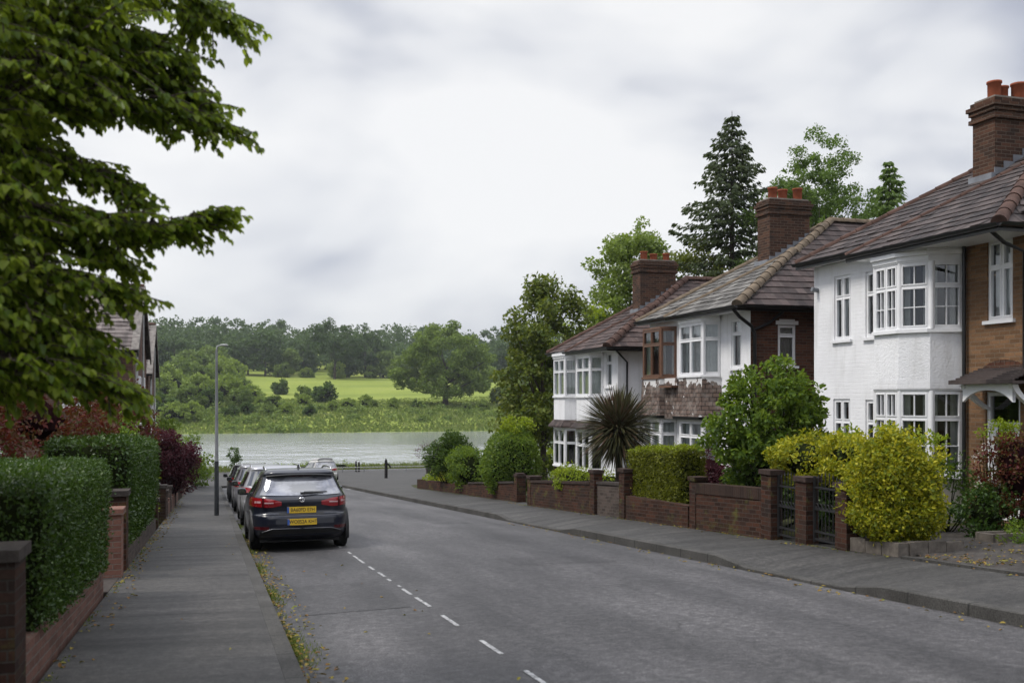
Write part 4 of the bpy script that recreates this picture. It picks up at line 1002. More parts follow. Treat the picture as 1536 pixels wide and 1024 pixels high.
def house_white_and_tan():
    yn, yf, zb = 13.28, 19.45, -.75
    h = thing('house', (FX, 16.4, -.6), 'nearest house, white rendered beside tan brick, with tall four-pot chimney and white double-height bay', 'house', 'hipped houses stepping down the right side of the street')
    W1, W2, B1, B2 = (18.70, 18.12, 2.95, 4.33), (17.62, 17.06, 2.95, 4.30), (18.73, 18.14, .28, 1.68), (17.62, 17.06, .30, 1.66)
    BW = (14.24, 13.66, 3.04, 4.42); DR = (14.28, 13.5, -.42, 1.80)
    shell(h, yn, yf, zb, 4.62, 22.5, [(yf, 16.86, 'render', [W1, W2, B1, B2]), (16.859, 14.80, 'render', []), (14.80, yn, 'brick_tan', [BW, DR])], 'brick_tan')
    for w in (W1, W2, B1, B2): front_window(h, *w, cols=2, tr=.34, curtain='net' if w is W1 else 'drape')
    front_window(h, *BW, cols=[1.0, .8], tr=.34, curtain='net')
    pts = [(FX, 16.85), (12.15, 16.2), (12.15, 15.5), (12.45, 15.02), (FX, 14.82)]
    bay(h, pts, [(zb, .28, 'render_grey'), (1.86, 2.02, 'render', .035, .035), (2.02, 2.62, 'roughcast'), (2.62, 2.89, 'roughcast')],
        [(.28, 1.86, [1, 2, 1, 1], .33, (1, 1), 'drape'), (2.92, 4.20, [1, 2, 1, 1], .36, (1, 1), 'drape')],
        cornice=[(4.20, 4.28, .04), (4.282, 4.36, .09), (4.362, 4.405, .06)])
    r, k, ze2 = roof_set(h, 12.7, 12.95, 19.72, 4.72, (17.6, 16.4, 7.68), 19, 23, 12.05, 16.95, 'tile1', 'tile1', 'ridge_red', rise=.17, seed=11)
    fz = lambda x, y: 4.72+(x-12.7)*k+.03
    chimney(h, 15.02, 16.6, 16.25, 16.85, 5.6, 7.72, 5, flash=fz, corb=.06, potr=.135, poth=.33)
    # door, canopy, brackets
    d = MB(); y0, y1, z0, z1 = DR[0], DR[1], DR[2], DR[3]; o = V((FX, y0, z0)); w = y0-y1; hh = z1-z0
    for a in ((0, .07, 0, hh), (w-.07, w, 0, hh), (.07, w-.07, hh-.07, hh), (.07, w-.07, 1.62, 1.70)): d.obox(o, UF, UP, NF, *a, -.12, -.04)
    dr = d.build('door', M['white'], h)
    lf = MB()
    for a in ((.075, .17, .02, 1.615), (w-.17, w-.075, .02, 1.615), (.17, w-.17, .02, .22), (.17, w-.17, 1.52, 1.615), (.17, w-.17, .72, .82)): lf.obox(o, UF, UP, NF, *a, -.11, -.06)
    lf.obox(o, UF, UP, NF, .17, w-.17, .22, .72, -.1, -.075); lf.build('door_leaf', M['white'], dr)
    g = MB()
    for a, b, c, e in ((.17, w-.17, .82, 1.52), (.07, w-.07, 1.70, hh-.07)): g.face([o+UF*a+UP*c+NF*-.09, o+UF*b+UP*c+NF*-.09, o+UF*b+UP*e+NF*-.09, o+UF*a+UP*e+NF*-.09])
    g.build('pane', M['glass'], dr)
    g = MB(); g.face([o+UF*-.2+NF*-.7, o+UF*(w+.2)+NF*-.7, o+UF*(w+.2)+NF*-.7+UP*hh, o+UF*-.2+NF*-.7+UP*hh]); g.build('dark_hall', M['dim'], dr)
    g = MB(); g.obox(o, UF, UP, NF, w-.15, w-.12, .85, 1.0, -.06, -.02); g.build('handle', M['chrome'], dr)
    c = MB(); ya, yb = 14.36, 12.95; n = 7
    for i in range(n):
        t0, t1 = i/n, (i+1)/n; x0, x1 = 12.34+.66*t0, 12.34+.66*t1+.03; zz0, zz1 = 1.97+.24*t0, 1.97+.24*t1+.01
        c.face([V((x0, ya, zz0+.035)), V((x0, yb, zz0+.035)), V((min(FX-.002, x1), yb, zz1)), V((min(FX-.002, x1), ya, zz1))]); c.face([V((x0, ya, zz0)), V((x0, yb, zz0)), V((x0, yb, zz0+.035)), V((x0, ya, zz0+.035))])
    c.box(12.30, 12.34, yb-.02, ya+.02, 1.93, 2.0); c.box(12.341, FX-.004, yb-.015, ya+.015, 1.93, 1.975)
    cn = c.build('porch_canopy', M['tile1'], h); cn['label'] = 'dark pent canopy over the door'
    a = MB()
    # curved white board under the canopy and its scrolled brackets
    ts = [i/12 for i in range(13)]
    for x0, x1 in ((12.46, 12.52),):
        top = [V((x0, 14.22-1.12*t, 1.928)) for t in ts]; bot = [V((x0, 14.22-1.12*t, 1.925-.10-.20*abs(2*t-1)**2.5)) for t in ts]
        a.grid([top, bot], False); off = V((x1-x0, 0, 0)); a.grid([[p+off for p in bot], [p+off for p in top]], False); a.grid([bot, [p+off for p in bot]], False)
    for y in (14.2, 13.12):
        for s in range(8):
            t0, t1 = s/8, (s+1)/8; f = lambda t: V((12.5+.49*t**1.6, y, 1.92-.42*t)); g0, g1 = f(t0), f(t1)
            a.obox(g0, V((0, 1, 0)), (g1-g0).normalized(), V((-1, 0, 0)), -.045, .045, 0, (g1-g0).length*1.04, -.05, .07)
    a.build('canopy_brackets', M['white'], cn)
    # red rubbed-brick arch above the canopy
    a = MB()
    for i in range(15):
        t = math.pi*(.14+.72*i/14); yc, zc = 13.86, 1.80
        a.obox(V((FX, yc+.66*math.cos(t), zc+.46*math.sin(t))), V((0, math.cos(t), math.sin(t))), V((0, -math.sin(t), math.cos(t))), NF, -.09, .09, -.055, .05, -.03, .012)
    a.build('brick_arch', M['brick_side'], h)
    a = MB(); a.tube([(12.93, 14.72, 4.5), (12.93, 14.72, -.5)], .035, 8); a.tube([(12.16, 13.35, 4.50), (12.5, 13.32, 4.25), (12.93, 13.33, 4.12), (12.93, 13.33, 2.1)], .035, 8); a.build('downpipe', M['black'], h)
    a = MB(); a.tube([(12.99, 19.3, 4.1), (12.84, 19.3, 4.12)], .05, 8); a.build('wall_lamp', M['lead'], h)

def house_brown_bay():
    yn, yf, zb = 22.2, 28.2, -1.35
    h = thing('house', (FX, 25.2, -1.2), 'middle house with grey lichened roof, brown timber bay window and weathered shingle aprons', 'house', 'hipped houses stepping down the right side of the street')
    NW = (23.17, 22.66, 2.48, 3.74)
    shell(h, yn, yf, zb, 3.98, 22.5, [(yf, 23.6, 'render', []), (23.599, yn, 'render', [NW])], 'brick_side', [(13.78, 14.30, 2.52, 3.56)])
    front_window(h, *NW, cols=1, tr=.3, curtain='net')
    sw = window(h, (13.78, yn, 2.52), US, NS, .52, 1.04, cols=1, tr=.26, curtain='net')
    a = MB(); a.box(13.72, 14.36, yn-.025, yn+.0, 3.565, 3.66); a.box(13.82, 14.26, yn-.022, yn+.0, 3.662, 3.70); a.build('lintel', M['white'], sw)
    nearb = [(FX, 25.5), (12.58, 25.3), (12.58, 23.95), (FX, 23.72)]; farb = [(FX, 27.98), (12.58, 27.75), (12.58, 26.55), (FX, 26.32)]
    for pts, fm in ((nearb, 'white'), (farb, 'brown')):
        bay(h, pts, [(zb, -.12, 'brick_side'), (1.12, 1.20, 'black', .16, .18), (1.20, 1.62, 'shingle', .17, .06), (1.62, 2.27, 'shingle', .06, .02)],
            [(2.30, 3.76, [1, 2, 1], .32, (0, 0), 'net' if fm == 'white' else 'drape')], fmat=fm,
            cornice=[(3.76, 3.86, .05), (3.862, 3.95, .09)] if fm == 'white' else None, name='bay')
        bay(h, [(p[0]+.001, p[1]) for p in pts], [(zb, -.13, 'brick_side', -.01, -.01)], [(-.10, 1.10, [1, 2, 1], .36, (0, 0), 'net')], name='lower_bay')
    a = MB(); a.box(12.42, FX, 25.502, 26.318, 2.0, 2.06); a.build('string_course', M['brown'], h)
    a = MB(); a.box(12.60, FX, 25.51, 26.31, 1.12, 2.27); a.build('shingle_apron', M['shingle'], h)
    r, k, ze2 = roof_set(h, 12.7, 21.85, 28.5, 4.06, (17.35, 25.15, 6.86), 19, 23, 12.42, 25.95, 'tile2', 'tile2b', 'ridge_buff', seed=21, rr=.14)
    fz = lambda x, y: 4.06+(x-12.7)*k+.03
    chimney(h, 15.16, 16.46, 24.85, 25.5, 5.0, 7.34, 3, flash=fz, corb=.05)
    a = MB(); a.tube([(12.38, 22.0, 3.92), (12.6, 22.05, 3.72), (12.98, 22.12, 3.5), (13.08, 22.13, 3.3), (13.08, 22.13, -1.1)], .045, 8); a.tube([(13.9, 22.13, 3.9), (13.5, 22.13, 3.6), (13.08, 22.13, 3.42)], .035, 8); a.build('downpipe', M['black'], h)

def house_red_ridge():
    yn, yf, zb = 30.7, 36.75, -1.95
    h = thing('house', (FX, 33.7, -1.7), 'furthest right-hand house, all white, red ridge tiles, small tiled skirts over lower bays', 'house', 'hipped houses stepping down the right side of the street')
    NW = (31.75, 31.22, 2.1, 3.24)
    shell(h, yn, yf, zb, 3.42, 22.5, [(yf, 32.0, 'render', []), (31.999, yn, 'render', [NW])], 'render')
    front_window(h, *NW, cols=1, tr=.3, curtain='net')
    for pts in ([(FX, 33.78), (12.58, 33.5), (12.58, 32.2), (FX, 31.98)], [(FX, 36.25), (12.58, 35.95), (12.58, 34.75), (FX, 34.53)]):
        bay(h, pts, [(zb, -.86, 'brick_dark'), (.62, .68, 'tile2b', .20, .20), (.68, .90, 'tile2b', .20, .02), (.90, 1.72, 'roughcast')],
            [(1.76, 3.2, [1, 2, 1], .34, (0, 0), 'net')], cornice=[(3.2, 3.28, .05), (3.282, 3.38, .09)])
        bay(h, [(p[0]+.001, p[1]) for p in pts], [(zb, -.87, 'brick_dark', -.01, -.01)], [(-.83, .60, [1, 2, 1], .38, (0, 0), 'green')], name='lower_bay')  # lower panes: their green reflections are coloured panels behind the glass
    r, k, ze2 = roof_set(h, 12.7, 30.25, 37.05, 3.46, (16.95, 33.6, 6.12), 19, 23, 12.42, 34.25, 'tile3', 'tile3', 'ridge_red', seed=31, rr=.15)
    fz = lambda x, y: 3.46+(x-12.7)*k+.03
    chimney(h, 14.98, 16.4, 33.3, 34.0, 4.4, 6.72, 3, flash=fz, corb=.05, poth=.3)
    a = MB(); a.tube([(12.9, 30.63, 3.3), (13.3, 30.63, 2.9), (13.3, 30.63, -1.8)], .035, 8); a.tube([(13.9, 30.64, 2.4), (13.9, 30.64, 1.5)], .03, 8); a.build('downpipe', M['black'], h)
house_white_and_tan(); house_brown_bay(); house_red_ridge()

# ------------------------------------------------------------------ gabled houses on the left
def gabled(c, ye, yr, ze, zr, zb, x1, label, windows, seed):
    h = thing('gabled_house', (c-.2, yr, zb), label, 'house', 'gabled brick houses on the left side of the street')
    yb = 2*yr-ye; wx = c-.18
    r = tile_slope((x1, ye, ze), (c, ye, ze), (x1, yr, zr), (c, yr, zr), seed=seed, gauge=.3, th=.035, jit=.008).build('roof', M['tileL'], h)
    tile_slope((x1, yb, ze), (c, yb, ze), (x1, yr, zr), (c, yr, zr), seed=seed+1, gauge=.3, tw=.3).build('rear_slope', M['tileL'], r)
    mb = MB(); ridge(mb, (x1, yr, zr+.03), (c, yr, zr+.03), .12); mb.build('ridge_tiles', M['ridge_red'], r)
    mb = MB()
    for ya, yc in ((ye, yr), (yb, yr)):
        a, b = V((c-.02, ya, ze)), V((c-.02, yc, zr)); dn = V((0, 0, -1))
        mb.face([a+UP*.02, b+UP*.02, b+dn*.26, a+dn*.26]); o = V((.05, 0, 0)); mb.face([a+o+UP*.03, b+o+UP*.03, b+o+dn*.26, a+o+dn*.26]); mb.face([a+UP*.03, b+UP*.03, b+o+UP*.03, a+o+UP*.03]); mb.face([a+dn*.26, a+o+dn*.26, b+o+dn*.26, b+dn*.26])
        # pale verge pointing seen on the slope
        sg = -1 if ya == ye else 1
        mb.face([a+UP*.045+V((-.22, 0, 0)), a+UP*.045+o, b+UP*.045+o, b+UP*.045+V((-.22, 0, 0))])
    mb.build('bargeboard', M['barge'], r)
    ops = [(wx-b, wx-a, z0, z1) for a, b, z0, z1 in windows]
    mb = MB(); panel(mb, (x1, ye+.35), US, NS, wx-x1, zb, ze+.2, [(wx-a-w_-x1, wx-a-x1, z0, z1) for a, w_, z0, z1 in windows]); mb.build('wall', M['brick_left'], h)
    for a, w_, z0, z1 in windows: window(h, (wx-a-w_, ye+.35, z0), US, NS, w_, z1-z0, cols=2, curtain='net')
    mb = MB(); y0, y1 = ye+.351, yb-.351
    mb.face([V((wx, y0, zb)), V((wx, y1, zb)), V((wx, y1, ze+.2)), V((wx, yr, zr-.1)), V((wx, y0, ze+.2))]); mb.build('gable_wall', M['brick_left'], h)
    mb = MB()
    mb.face([V((x1, y1, zb)), V((wx, y1, zb)), V((wx, y1, ze+.2)), V((x1, y1, ze+.2))]); mb.face([V((x1, y0, zb)), V((x1, y1, zb)), V((x1, y1, ze+.2)), V((x1, yr, zr-.1)), V((x1, y0, ze+.2))]); mb.build('rear_wall', M['brick_left'], h)
    mb = MB(); mb.tube([(c-.05, ye+.3, ze-.1), (c-.05, ye+.3, zb)], .05, 8); mb.tube([(c-.05, yr-.2, zr-1.2), (c-.05, yr-.2, zb)], .04, 8); mb.build('downpipe', M['pale_rail'], h)
    for yy in (yr-1.6, yr+1.0):
        for z0 in (zb+1.0, zb+3.7): window(h, (wx+.10, yy-.0, z0), V((0, 1, 0)), V((1, 0, 0)), 1.0, 1.4, cols=2, curtain='net', lin=.1)
    gutter(r, [(x1, ye-.06, ze-.02), (c, ye-.06, ze-.02)])
    return h
g1 = gabled(-2.6, 39.9, 44.2, 3.5, 6.35, -2.5, -12, 'brick gabled house with pale verge behind the left-hand tree', [(1.2, 1.3, -1.3, .3), (1.2, 1.3, 1.4, 2.9), (4.5, 1.5, 1.4, 2.9), (4.5, 1.5, -1.3, .3)], 41)
mb = MB(); mb.face([V((-2.72, 41.4, .75)), V((-2.72, 44.2, .75)), V((-1.75, 44.2, -.1)), V((-1.75, 41.4, -.1))]); mb.face([V((-2.72, 41.4, .70)), V((-1.75, 41.4, -.15)), V((-1.75, 44.2, -.15)), V((-2.72, 44.2, .70))])
for y in (41.38, 44.16): mb.obox(V((-2.72, y, .78)), V((.752, 0, -.659)), V((0, 1, 0)), V((.659, 0, .752)), 0, 1.3, 0, .08, -.05, .03)
for y in (41.45, 44.1): mb.box(-1.9, -1.8, y, y+.08, -2.4, -.05)
mb.build('porch', M['white'], g1)
gabled(-2.75, 52.2, 56.0, 2.9, 5.6, -3.3, -12, 'further brick gabled house just showing past the first on the left', [(1.2, 1.2, -2.0, -.5), (1.2, 1.2, .8, 2.2)], 51)
# ------------------------------------------------------------------ cars
def smooth_tab(keys, z):
    if z <= keys[0][0]: return keys[0][1:]
    for a, b in zip(keys, keys[1:]):
        if z <= b[0]:
            t = (z-a[0])/(b[0]-a[0]); return tuple(p+(q-p)*t for p, q in zip(a[1:], b[1:]))
    return keys[-1][1:]
class Body:
    """a car body as stacked plan outlines; rear of the car at y=0, front at +y"""
    def __init__(s, keys, n=5.5): s.k = keys; s.n = n
    def yrear(s, x, z):
        yr, yf, w = smooth_tab(s.k, z); c = (yr+yf)/2; l = (yf-yr)/2; q = min(.9999, abs(x)/w)
        return c-l*(1-q**s.n)**(1/s.n)
    def yfront(s, x, z):
        yr, yf, w = smooth_tab(s.k, z); c = (yr+yf)/2; l = (yf-yr)/2; q = min(.9999, abs(x)/w)
        return c+l*(1-q**s.n)**(1/s.n)
    def xside(s, y, z):
        yr, yf, w = smooth_tab(s.k, z); c = (yr+yf)/2; l = (yf-yr)/2; q = min(.9999, abs(y-c)/l)
        return w*(1-q**s.n)**(1/s.n)
    def shell(s, zs, seg=72):
        rows = []
        for z in zs:
            yr, yf, w = smooth_tab(s.k, z); c = (yr+yf)/2; l = (yf-yr)/2; row = []
            for i in range(seg):
                t = 2*math.pi*(i+.5)/seg; ct, st = math.cos(t), math.sin(t)
                # bunch points into the corners
                row.append(V((w*math.copysign(abs(ct)**(2/s.n), ct), c+l*math.copysign(abs(st)**(2/s.n), st), z)))
            rows.append(row)
        return rows
def rear_patch(b, mb, xs, zlo, zhi, off=.006, nz=6, front=False):
    rows = []
    for i in range(nz+1):
        row = []
        for x in xs:
            z = zlo(x)+(zhi(x)-zlo(x))*i/nz
            if front: y = b.yfront(x, z)+off
            else: y = b.yrear(x, z)-off
            row.append(V((x*1.0, y, z)))
        rows.append(row)
    mb.grid(rows, True)
def side_patch(b, mb, ys, zlo, zhi, sgn, off=.006, nz=5):
    rows = []
    for i in range(nz+1):
        rows.append([V((sgn*(b.xside(y, zlo(y)+(zhi(y)-zlo(y))*i/nz)+off), y, zlo(y)+(zhi(y)-zlo(y))*i/nz)) for y in ys])
    mb.grid(rows, True)
def lin(a, b, n): return [a+(b-a)*i/n for i in range(n+1)]
def wheel(parent, x, y, r=.325, w=.22, sgn=1):
    mb = MB(); n = 28
    prof = [(-w/2, r*.66), (-w/2, r*.90), (-w/2+.03, r), (w/2-.03, r), (w/2, r*.90), (w/2, r*.66)]
    mb.grid([[V((x+sgn*a, y+q*math.cos(2*math.pi*k/n), r+q*math.sin(2*math.pi*k/n))) for k in range(n)] for a, q in prof], True, True)
    wh = mb.build('wheel', M['rubber'], parent)
    mb = MB(); n = 20; xo = x+sgn*(w/2-.02)
    mb.grid([[V((xo+sgn*d, y+q*math.cos(2*math.pi*k/n), r+q*math.sin(2*math.pi*k/n))) for k in range(n)] for d, q in ((.0, r*.67), (.012, r*.62), (-.03, r*.58), (-.04, .02))], True, True)
    for k in range(5):
        t = 2*math.pi*k/5; dv = V((0, math.cos(t), math.sin(t))); sv = V((0, -math.sin(t), math.cos(t)))
        mb.obox(V((xo, y, r)), dv, sv, V((sgn, 0, 0)), .03, r*.62, -.03, .03, -.02, .006)
    mb.build('rim', M['alloy'], wh)
    return wh
def text(name, body, size, loc, rot, m, parent, sx=1.0):
    cu = bpy.data.curves.new(name, 'FONT'); cu.body = body; cu.size = size; cu.align_x = 'CENTER'; cu.align_y = 'CENTER'; cu.extrude = .001; cu.offset = .0006
    cu.materials.append(m); tmp = bpy.data.objects.new('tmp', cu); COL.objects.link(tmp); bpy.context.view_layer.update()
    me = bpy.data.meshes.new_from_object(tmp.evaluated_get(bpy.context.evaluated_depsgraph_get())); bpy.data.objects.remove(tmp)
    if not me.materials: me.materials.append(m)
    o = bpy.data.objects.new(name, me); COL.objects.link(o); o.location = loc; o.rotation_euler = rot; o.scale = (sx, 1, 1); o.parent = parent
    return o
HATCH = [(.17, .42, 3.95, .78), (.22, .20, 4.12, .84), (.30, .07, 4.20, .875), (.40, .015, 4.25, .893), (.50, .0, 4.27, .90), (.60, .005, 4.27, .905), (.645, .02, 4.26, .905), (.675, .085, 4.24, .90), (.72, .105, 4.20, .90), (.80, .10, 4.12, .898), (.88, .085, 3.95, .892), (.93, .09, 3.6, .885), (.975, .115, 3.2, .872), (1.02, .165, 3.05, .845), (1.10, .23, 2.92, .80), (1.20, .30, 2.76, .755), (1.30, .37, 2.58, .712), (1.36, .41, 2.45, .685), (1.385, .36, 2.40, .675), (1.42, .36, 2.28, .655), (1.45, .42, 2.1, .63), (1.475, .56, 1.95, .58), (1.49, .80, 1.75, .46), (1.497, 1.1, 1.5, .25)]
ESTATE = [(.17, .40, 4.2, .76), (.24, .12, 4.4, .84), (.34, .02, 4.46, .87), (.50, .0, 4.48, .885), (.60, .01, 4.48, .89), (.66, .06, 4.46, .888), (.80, .075, 4.35, .884), (.90, .085, 4.1, .876), (.96, .11, 3.5, .862), (1.02, .14, 3.25, .838), (1.15, .20, 3.02, .78), (1.30, .27, 2.78, .725), (1.38, .30, 2.62, .695), (1.42, .28, 2.52, .675), (1.46, .32, 2.35, .65), (1.49, .44, 2.2, .60), (1.51, .75, 1.9, .48), (1.517, 1.1, 1.6, .25)]
def car(name, label, keys, paint, rails=False, detail=False, group=None, glass='carglass', lights='tail', roofbox=False, plates=None):
    t = thing(name, (0, 0, 0), label, 'car', group); b = Body(keys); top = keys[-1][0]; Lc = keys[5][2]
    zs = sorted({k[0] for k in keys} | {round(.17+(top-.17)*i/40, 4) for i in range(41)}); zs = [z for i, z in enumerate(zs) if z <= top]
    mb = MB(); rows = b.shell(zs); mb.grid(rows, True, True); mb.face(rows[-1], True)
    body = mb.build('body', M[paint], t)
    mb = MB(); mb.face([p*1.0 for p in rows[0][::-1]]); mb.box(-.72, .72, .45, Lc-.45, .15, .30); mb.build('underbody', M['plastic'], t)
    zb = 1.0; zt = 1.345 if keys is HATCH else 1.37
    mb = MB(); xs = lin(-.70, .70, 16); rear_patch(b, mb, xs, lambda x: 1.0+.015*(x/.7)**2+.01, lambda x: zt-.0-.03*(abs(x)/.7)**3, .008, 8)
    xl = lambda z: smooth_tab(keys, z)[2]*.865
    mb = MB(); rowsg = []
    for i in range(9):
        z = 1.005+(zt-1.005)*i/8; w_ = xl(z); rowsg.append([V((x, b.yrear(x, z)-.009, z+.018*(x/w_)**2*(1-i/8))) for x in lin(-w_, w_, 16)])
    mb.grid(rowsg, True); mb.build('rear_window', M[glass], t)
    mb = MB(); rowsg = []
    for i in range(9):
        z = 1.02+(zt-1.0)*i/8; w_ = xl(z)*.98; rowsg.append([V((x, b.yfront(x, z)+.009, z)) for x in lin(-w_, w_, 12)])
    mb.grid(rowsg[::-1], True); mb.build('windscreen', M['carglass'], t)
    yr0 = lambda z: smooth_tab(keys, z)[0]; yf0 = lambda z: smooth_tab(keys, z)[1]
    for sgn in (-1, 1):
        for ya, yb_ in ((.5, .95), (1.0, 1.9), (1.98, 2.75)):
            mb = MB(); rws = []
            for i in range(7):
                z = 1.0+(zt-.01-1.0)*i/6; lo = max(ya+.0, yr0(z)+.22) if ya < .6 else ya; hi = min(yb_, yf0(z)-.16); hi = max(hi, lo+.02)
                rws.append([V((sgn*(b.xside(y, z)+.006), y, z)) for y in lin(lo, hi, 8)])
            mb.grid(rws if sgn > 0 else rws[::-1], True); mb.build('side_window', M['carglass'], t)
        wx = keys[5][3]-.145
        for wy in (.82, Lc-.82):
            mb = MB(); n = 24; mb.face([V((sgn*(b.xside(wy, .5)+.007), wy+.385*math.cos(2*math.pi*k/n), max(.172, .33+.385*math.sin(2*math.pi*k/n)))) for k in range(n)]); 
            mb.grid([[V((sgn*(b.xside(wy, .5)+d), wy+q*math.cos(2*math.pi*k/n), max(.172, .33+q*math.sin(2*math.pi*k/n)))) for k in range(n)] for d, q in ((-.05, .385), (.012, .385), (.012, .41), (-.05, .43))], True, True)
            mb.build('wheel_arch', M['plastic'], t); wheel(t, sgn*(wx+.02), wy, sgn=sgn)
        # door mirrors
        mb = MB(); mx = sgn*(b.xside(Lc*.62, .98)+.02); my = Lc*.62
        rws = [[V((mx+sgn*(.02+.17*u_), my+.075*q*math.cos(a), 1.03+.075*q*math.sin(a))) for a in [2*math.pi*k/12 for k in range(12)]] for u_, q in ((0, .5), (.2, .95), (.6, 1.05), (.95, .85), (1.0, .3))]
        mb.grid(rws, True, True); mb.face(rws[0]); mb.face(rws[-1]); mb.box(min(mx-sgn*.08, mx+sgn*.06), max(mx-sgn*.08, mx+sgn*.06), my-.03, my+.03, .955, 1.0)
        mi = mb.build('mirror', M[paint if detail else 'plastic'], t)
        mb = MB(); mb.face([V((mx+sgn*.04, my-.082, .98)), V((mx+sgn*.17, my-.075, .98)), V((mx+sgn*.17, my-.075, 1.08)), V((mx+sgn*.04, my-.082, 1.08))]); mb.build('mirror_glass', M['carglass'], mi)
        # rear lamps wrap round the corner
        w = .885; n_ = b.n; mb = MB(); rws = []
        for i in range(7):
            row = []
            for j in range(15):
                f = j/14; a = .40+.60*min(1, f/.7); lo, hi = .80+.035*f-.02*(1-f), .93+.055*min(1, f*1.4)-.02*max(0, (f-.8)/.2)
                lo += .05*max(0, 1-f*4); hi -= .03*max(0, 1-f*4); z = lo+(hi-lo)*i/6
                yr, yf, ww = smooth_tab(keys, z); c = (yr+yf)/2; l = (yf-yr)/2
                if f <= .7:
                    x = ww*min(a, 1)*.985; y = c-l*(1-min(.9999, (x/ww))**n_)**(1/n_)
                else:
                    xe = ww*.985; ye = c-l*(1-(xe/ww)**n_)**(1/n_); y = ye+.26*(f-.7)/.3; q = min(.9999, abs(y-c)/l); x = ww*(1-q**n_)**(1/n_)
                d = V((x*.25, (y-c)*.6, 0)).normalized()*.012
                row.append(V((sgn*(x+abs(d.x)+.004), y+d.y, z)))
            rws.append(row)
        mb.grid(rws, True); la = mb.build('tail_light', M[lights], t)
        if detail:
            mb = MB(); x0 = .52
            rear_patch(b, mb, [sgn*q for q in lin(.50, .66, 6)], lambda x: .868, lambda x: .892, .022, 2); rear_patch(b, mb, [sgn*q for q in lin(.72, .83, 6)], lambda x: .878, lambda x: .915, .024, 2)
            mb.build('reversing_lens', M['lens_pale'], la)
            mb = MB(); rear_patch(b, mb, [sgn*q for q in lin(.665, .70, 2)], lambda x: .80, lambda x: .975, .021, 4); mb.build('lamp_divide', M['tail_dark'], la)
            mb = MB(); rear_patch(b, mb, [sgn*q for q in lin(.58, .84, 8)], lambda x: .40, lambda x: .455, .006, 2); mb.build('bumper_reflector', M['tail_dark'], t)
    if rails:
        for sgn in (-1, 1):
            mb = MB(); pts = [(sgn*.60, .72, 1.462), (sgn*.605, .80, 1.508), (sgn*.60, 1.4, 1.528), (sgn*.585, 1.9, 1.515), (sgn*.56, 2.02, 1.47)]; mb.tube(pts, [.016, .02, .018, .018, .014], 8); mb.build('roof_rail', M['chrome'], t)
    # spoiler, wiper, badge, plates, bumper mouldings
    if detail:
        mb = MB(); rws = []
        for dy, dz in ((.0, .0), (-.05, .0), (-.075, .012), (-.05, .03), (.2, .045)): rws.append([V((x, b.yrear(x*.95, 1.385)+.03*(x/.64)**2+dy, 1.365+dz-.03*(x/.64)**2)) for x in lin(-.62, .62, 14)])
        mb.grid(rws, True); mb.build('spoiler', M['plastic'], t)
        mb = MB(); rear_patch(b, mb, lin(-.2, .2, 6), lambda x: 1.352, lambda x: 1.368, .062, 1); mb.build('brake_light', M['tail_dark'], t)
        mb = MB(); mb.tube([(.02, .13, 1.045), (.06, .115, 1.05), (.40, .165, 1.055)], [.022, .018, .008], 6); mb.box(-.02, .06, .09, .13, 1.02, 1.065); mb.tube([(.05, .145, 1.065), (.47, .195, 1.06)], .012, 5); mb.build('wiper', M['plastic'], t)
        mb = MB(); sp = []
        for k in range(41): 
            a = -1.2+2*math.pi*1.75*k/40; r = .018+.036*k/40; sp.append((.005+r*math.cos(a), b.yrear(0, .925)-.012, .925+r*math.sin(a)))
        mb.tube(sp, .0075, 6); mb.build('badge', M['chrome'], t)
        mb = MB(); mb.tube([(.0, .78, 1.48), (.0, .80, 1.53), (.0, .74, 1.565)], [.035, .022, .008], 6); mb.build('aerial_fin', M['plastic'], t)
        for zc, body_t, y in ((.745, 'BA60PD E7H', None), (.535, 'WO0S2A KHT', None)):
            yy = b.yrear(0, zc)-.02
            if zc > .7: yy = b.yrear(0, .79)-.012
            mb = MB(); mb.box(-.26, .26, yy-.008, yy+.012, zc-.056, zc+.056); p = mb.build('number_plate', M['plate'], t)
            mb = MB(); mb.box(-.262, -.222, yy-.010, yy-.008+.004, zc-.054, zc+.054); mb.build('plate_band', M['plate_blue'], p)
            text('plate_lettering', body_t, .092, (.018, yy-.0095, zc), (R(90), 0, 0), M['plastic'], p, .86)
        mb = MB(); rear_patch(b, mb, lin(-.80, .80, 24), lambda x: .185, lambda x: .40-.06*max(0, (abs(x)-.55)/.25), .007, 3); mb.build('diffuser', M['plastic'], t)
        mb = MB(); rear_patch(b, mb, lin(-.40, .40, 10), lambda x: .655, lambda x: .70, .004, 2); mb.build('plate_recess', M['plastic'], t)
        mb = MB(); mb.tube([(x, b.yrear(x, .41)-.010, .415-.06*max(0, (abs(x)-.52)/.2)) for x in lin(-.70, .70, 24)], .009, 5); mb.build('bumper_trim', M['trim_grey'], t)
        mb = MB(); mb.tube([(x, b.yrear(x, .655)-.004, .655) for x in lin(-.78, .78, 24)], .006, 5); mb.tube([(x, b.yrear(x, .78)-.002, .79+.0*x) for x in (-.38, -.36)], .002, 3); mb.build('tailgate_seam', M['plastic'], t)
    else:
        mb = MB(); yy = b.yrear(0, .72)-.012; mb.box(-.26, .26, yy-.008, yy+.01, .69, .79); mb.build('number_plate', M['plate'], t)
        mb = MB(); rear_patch(b, mb, lin(-.80, .80, 16), lambda x: .22, lambda x: .36, .007, 2); mb.build('bumper_trim', M['plastic'], t)
    # headlamps and grille for views from the front
    for sgn in (-1, 1):
        mb = MB(); rear_patch(b, mb, [sgn*q for q in lin(.45, .80, 8)], lambda x: .66, lambda x: .79, .008, 3, True); mb.build('headlight', M['chrome'], t)
    mb = MB(); rear_patch(b, mb, lin(-.40, .40, 8), lambda x: .36, lambda x: .62, .007, 3, True); mb.build('grille', M['plastic'], t)
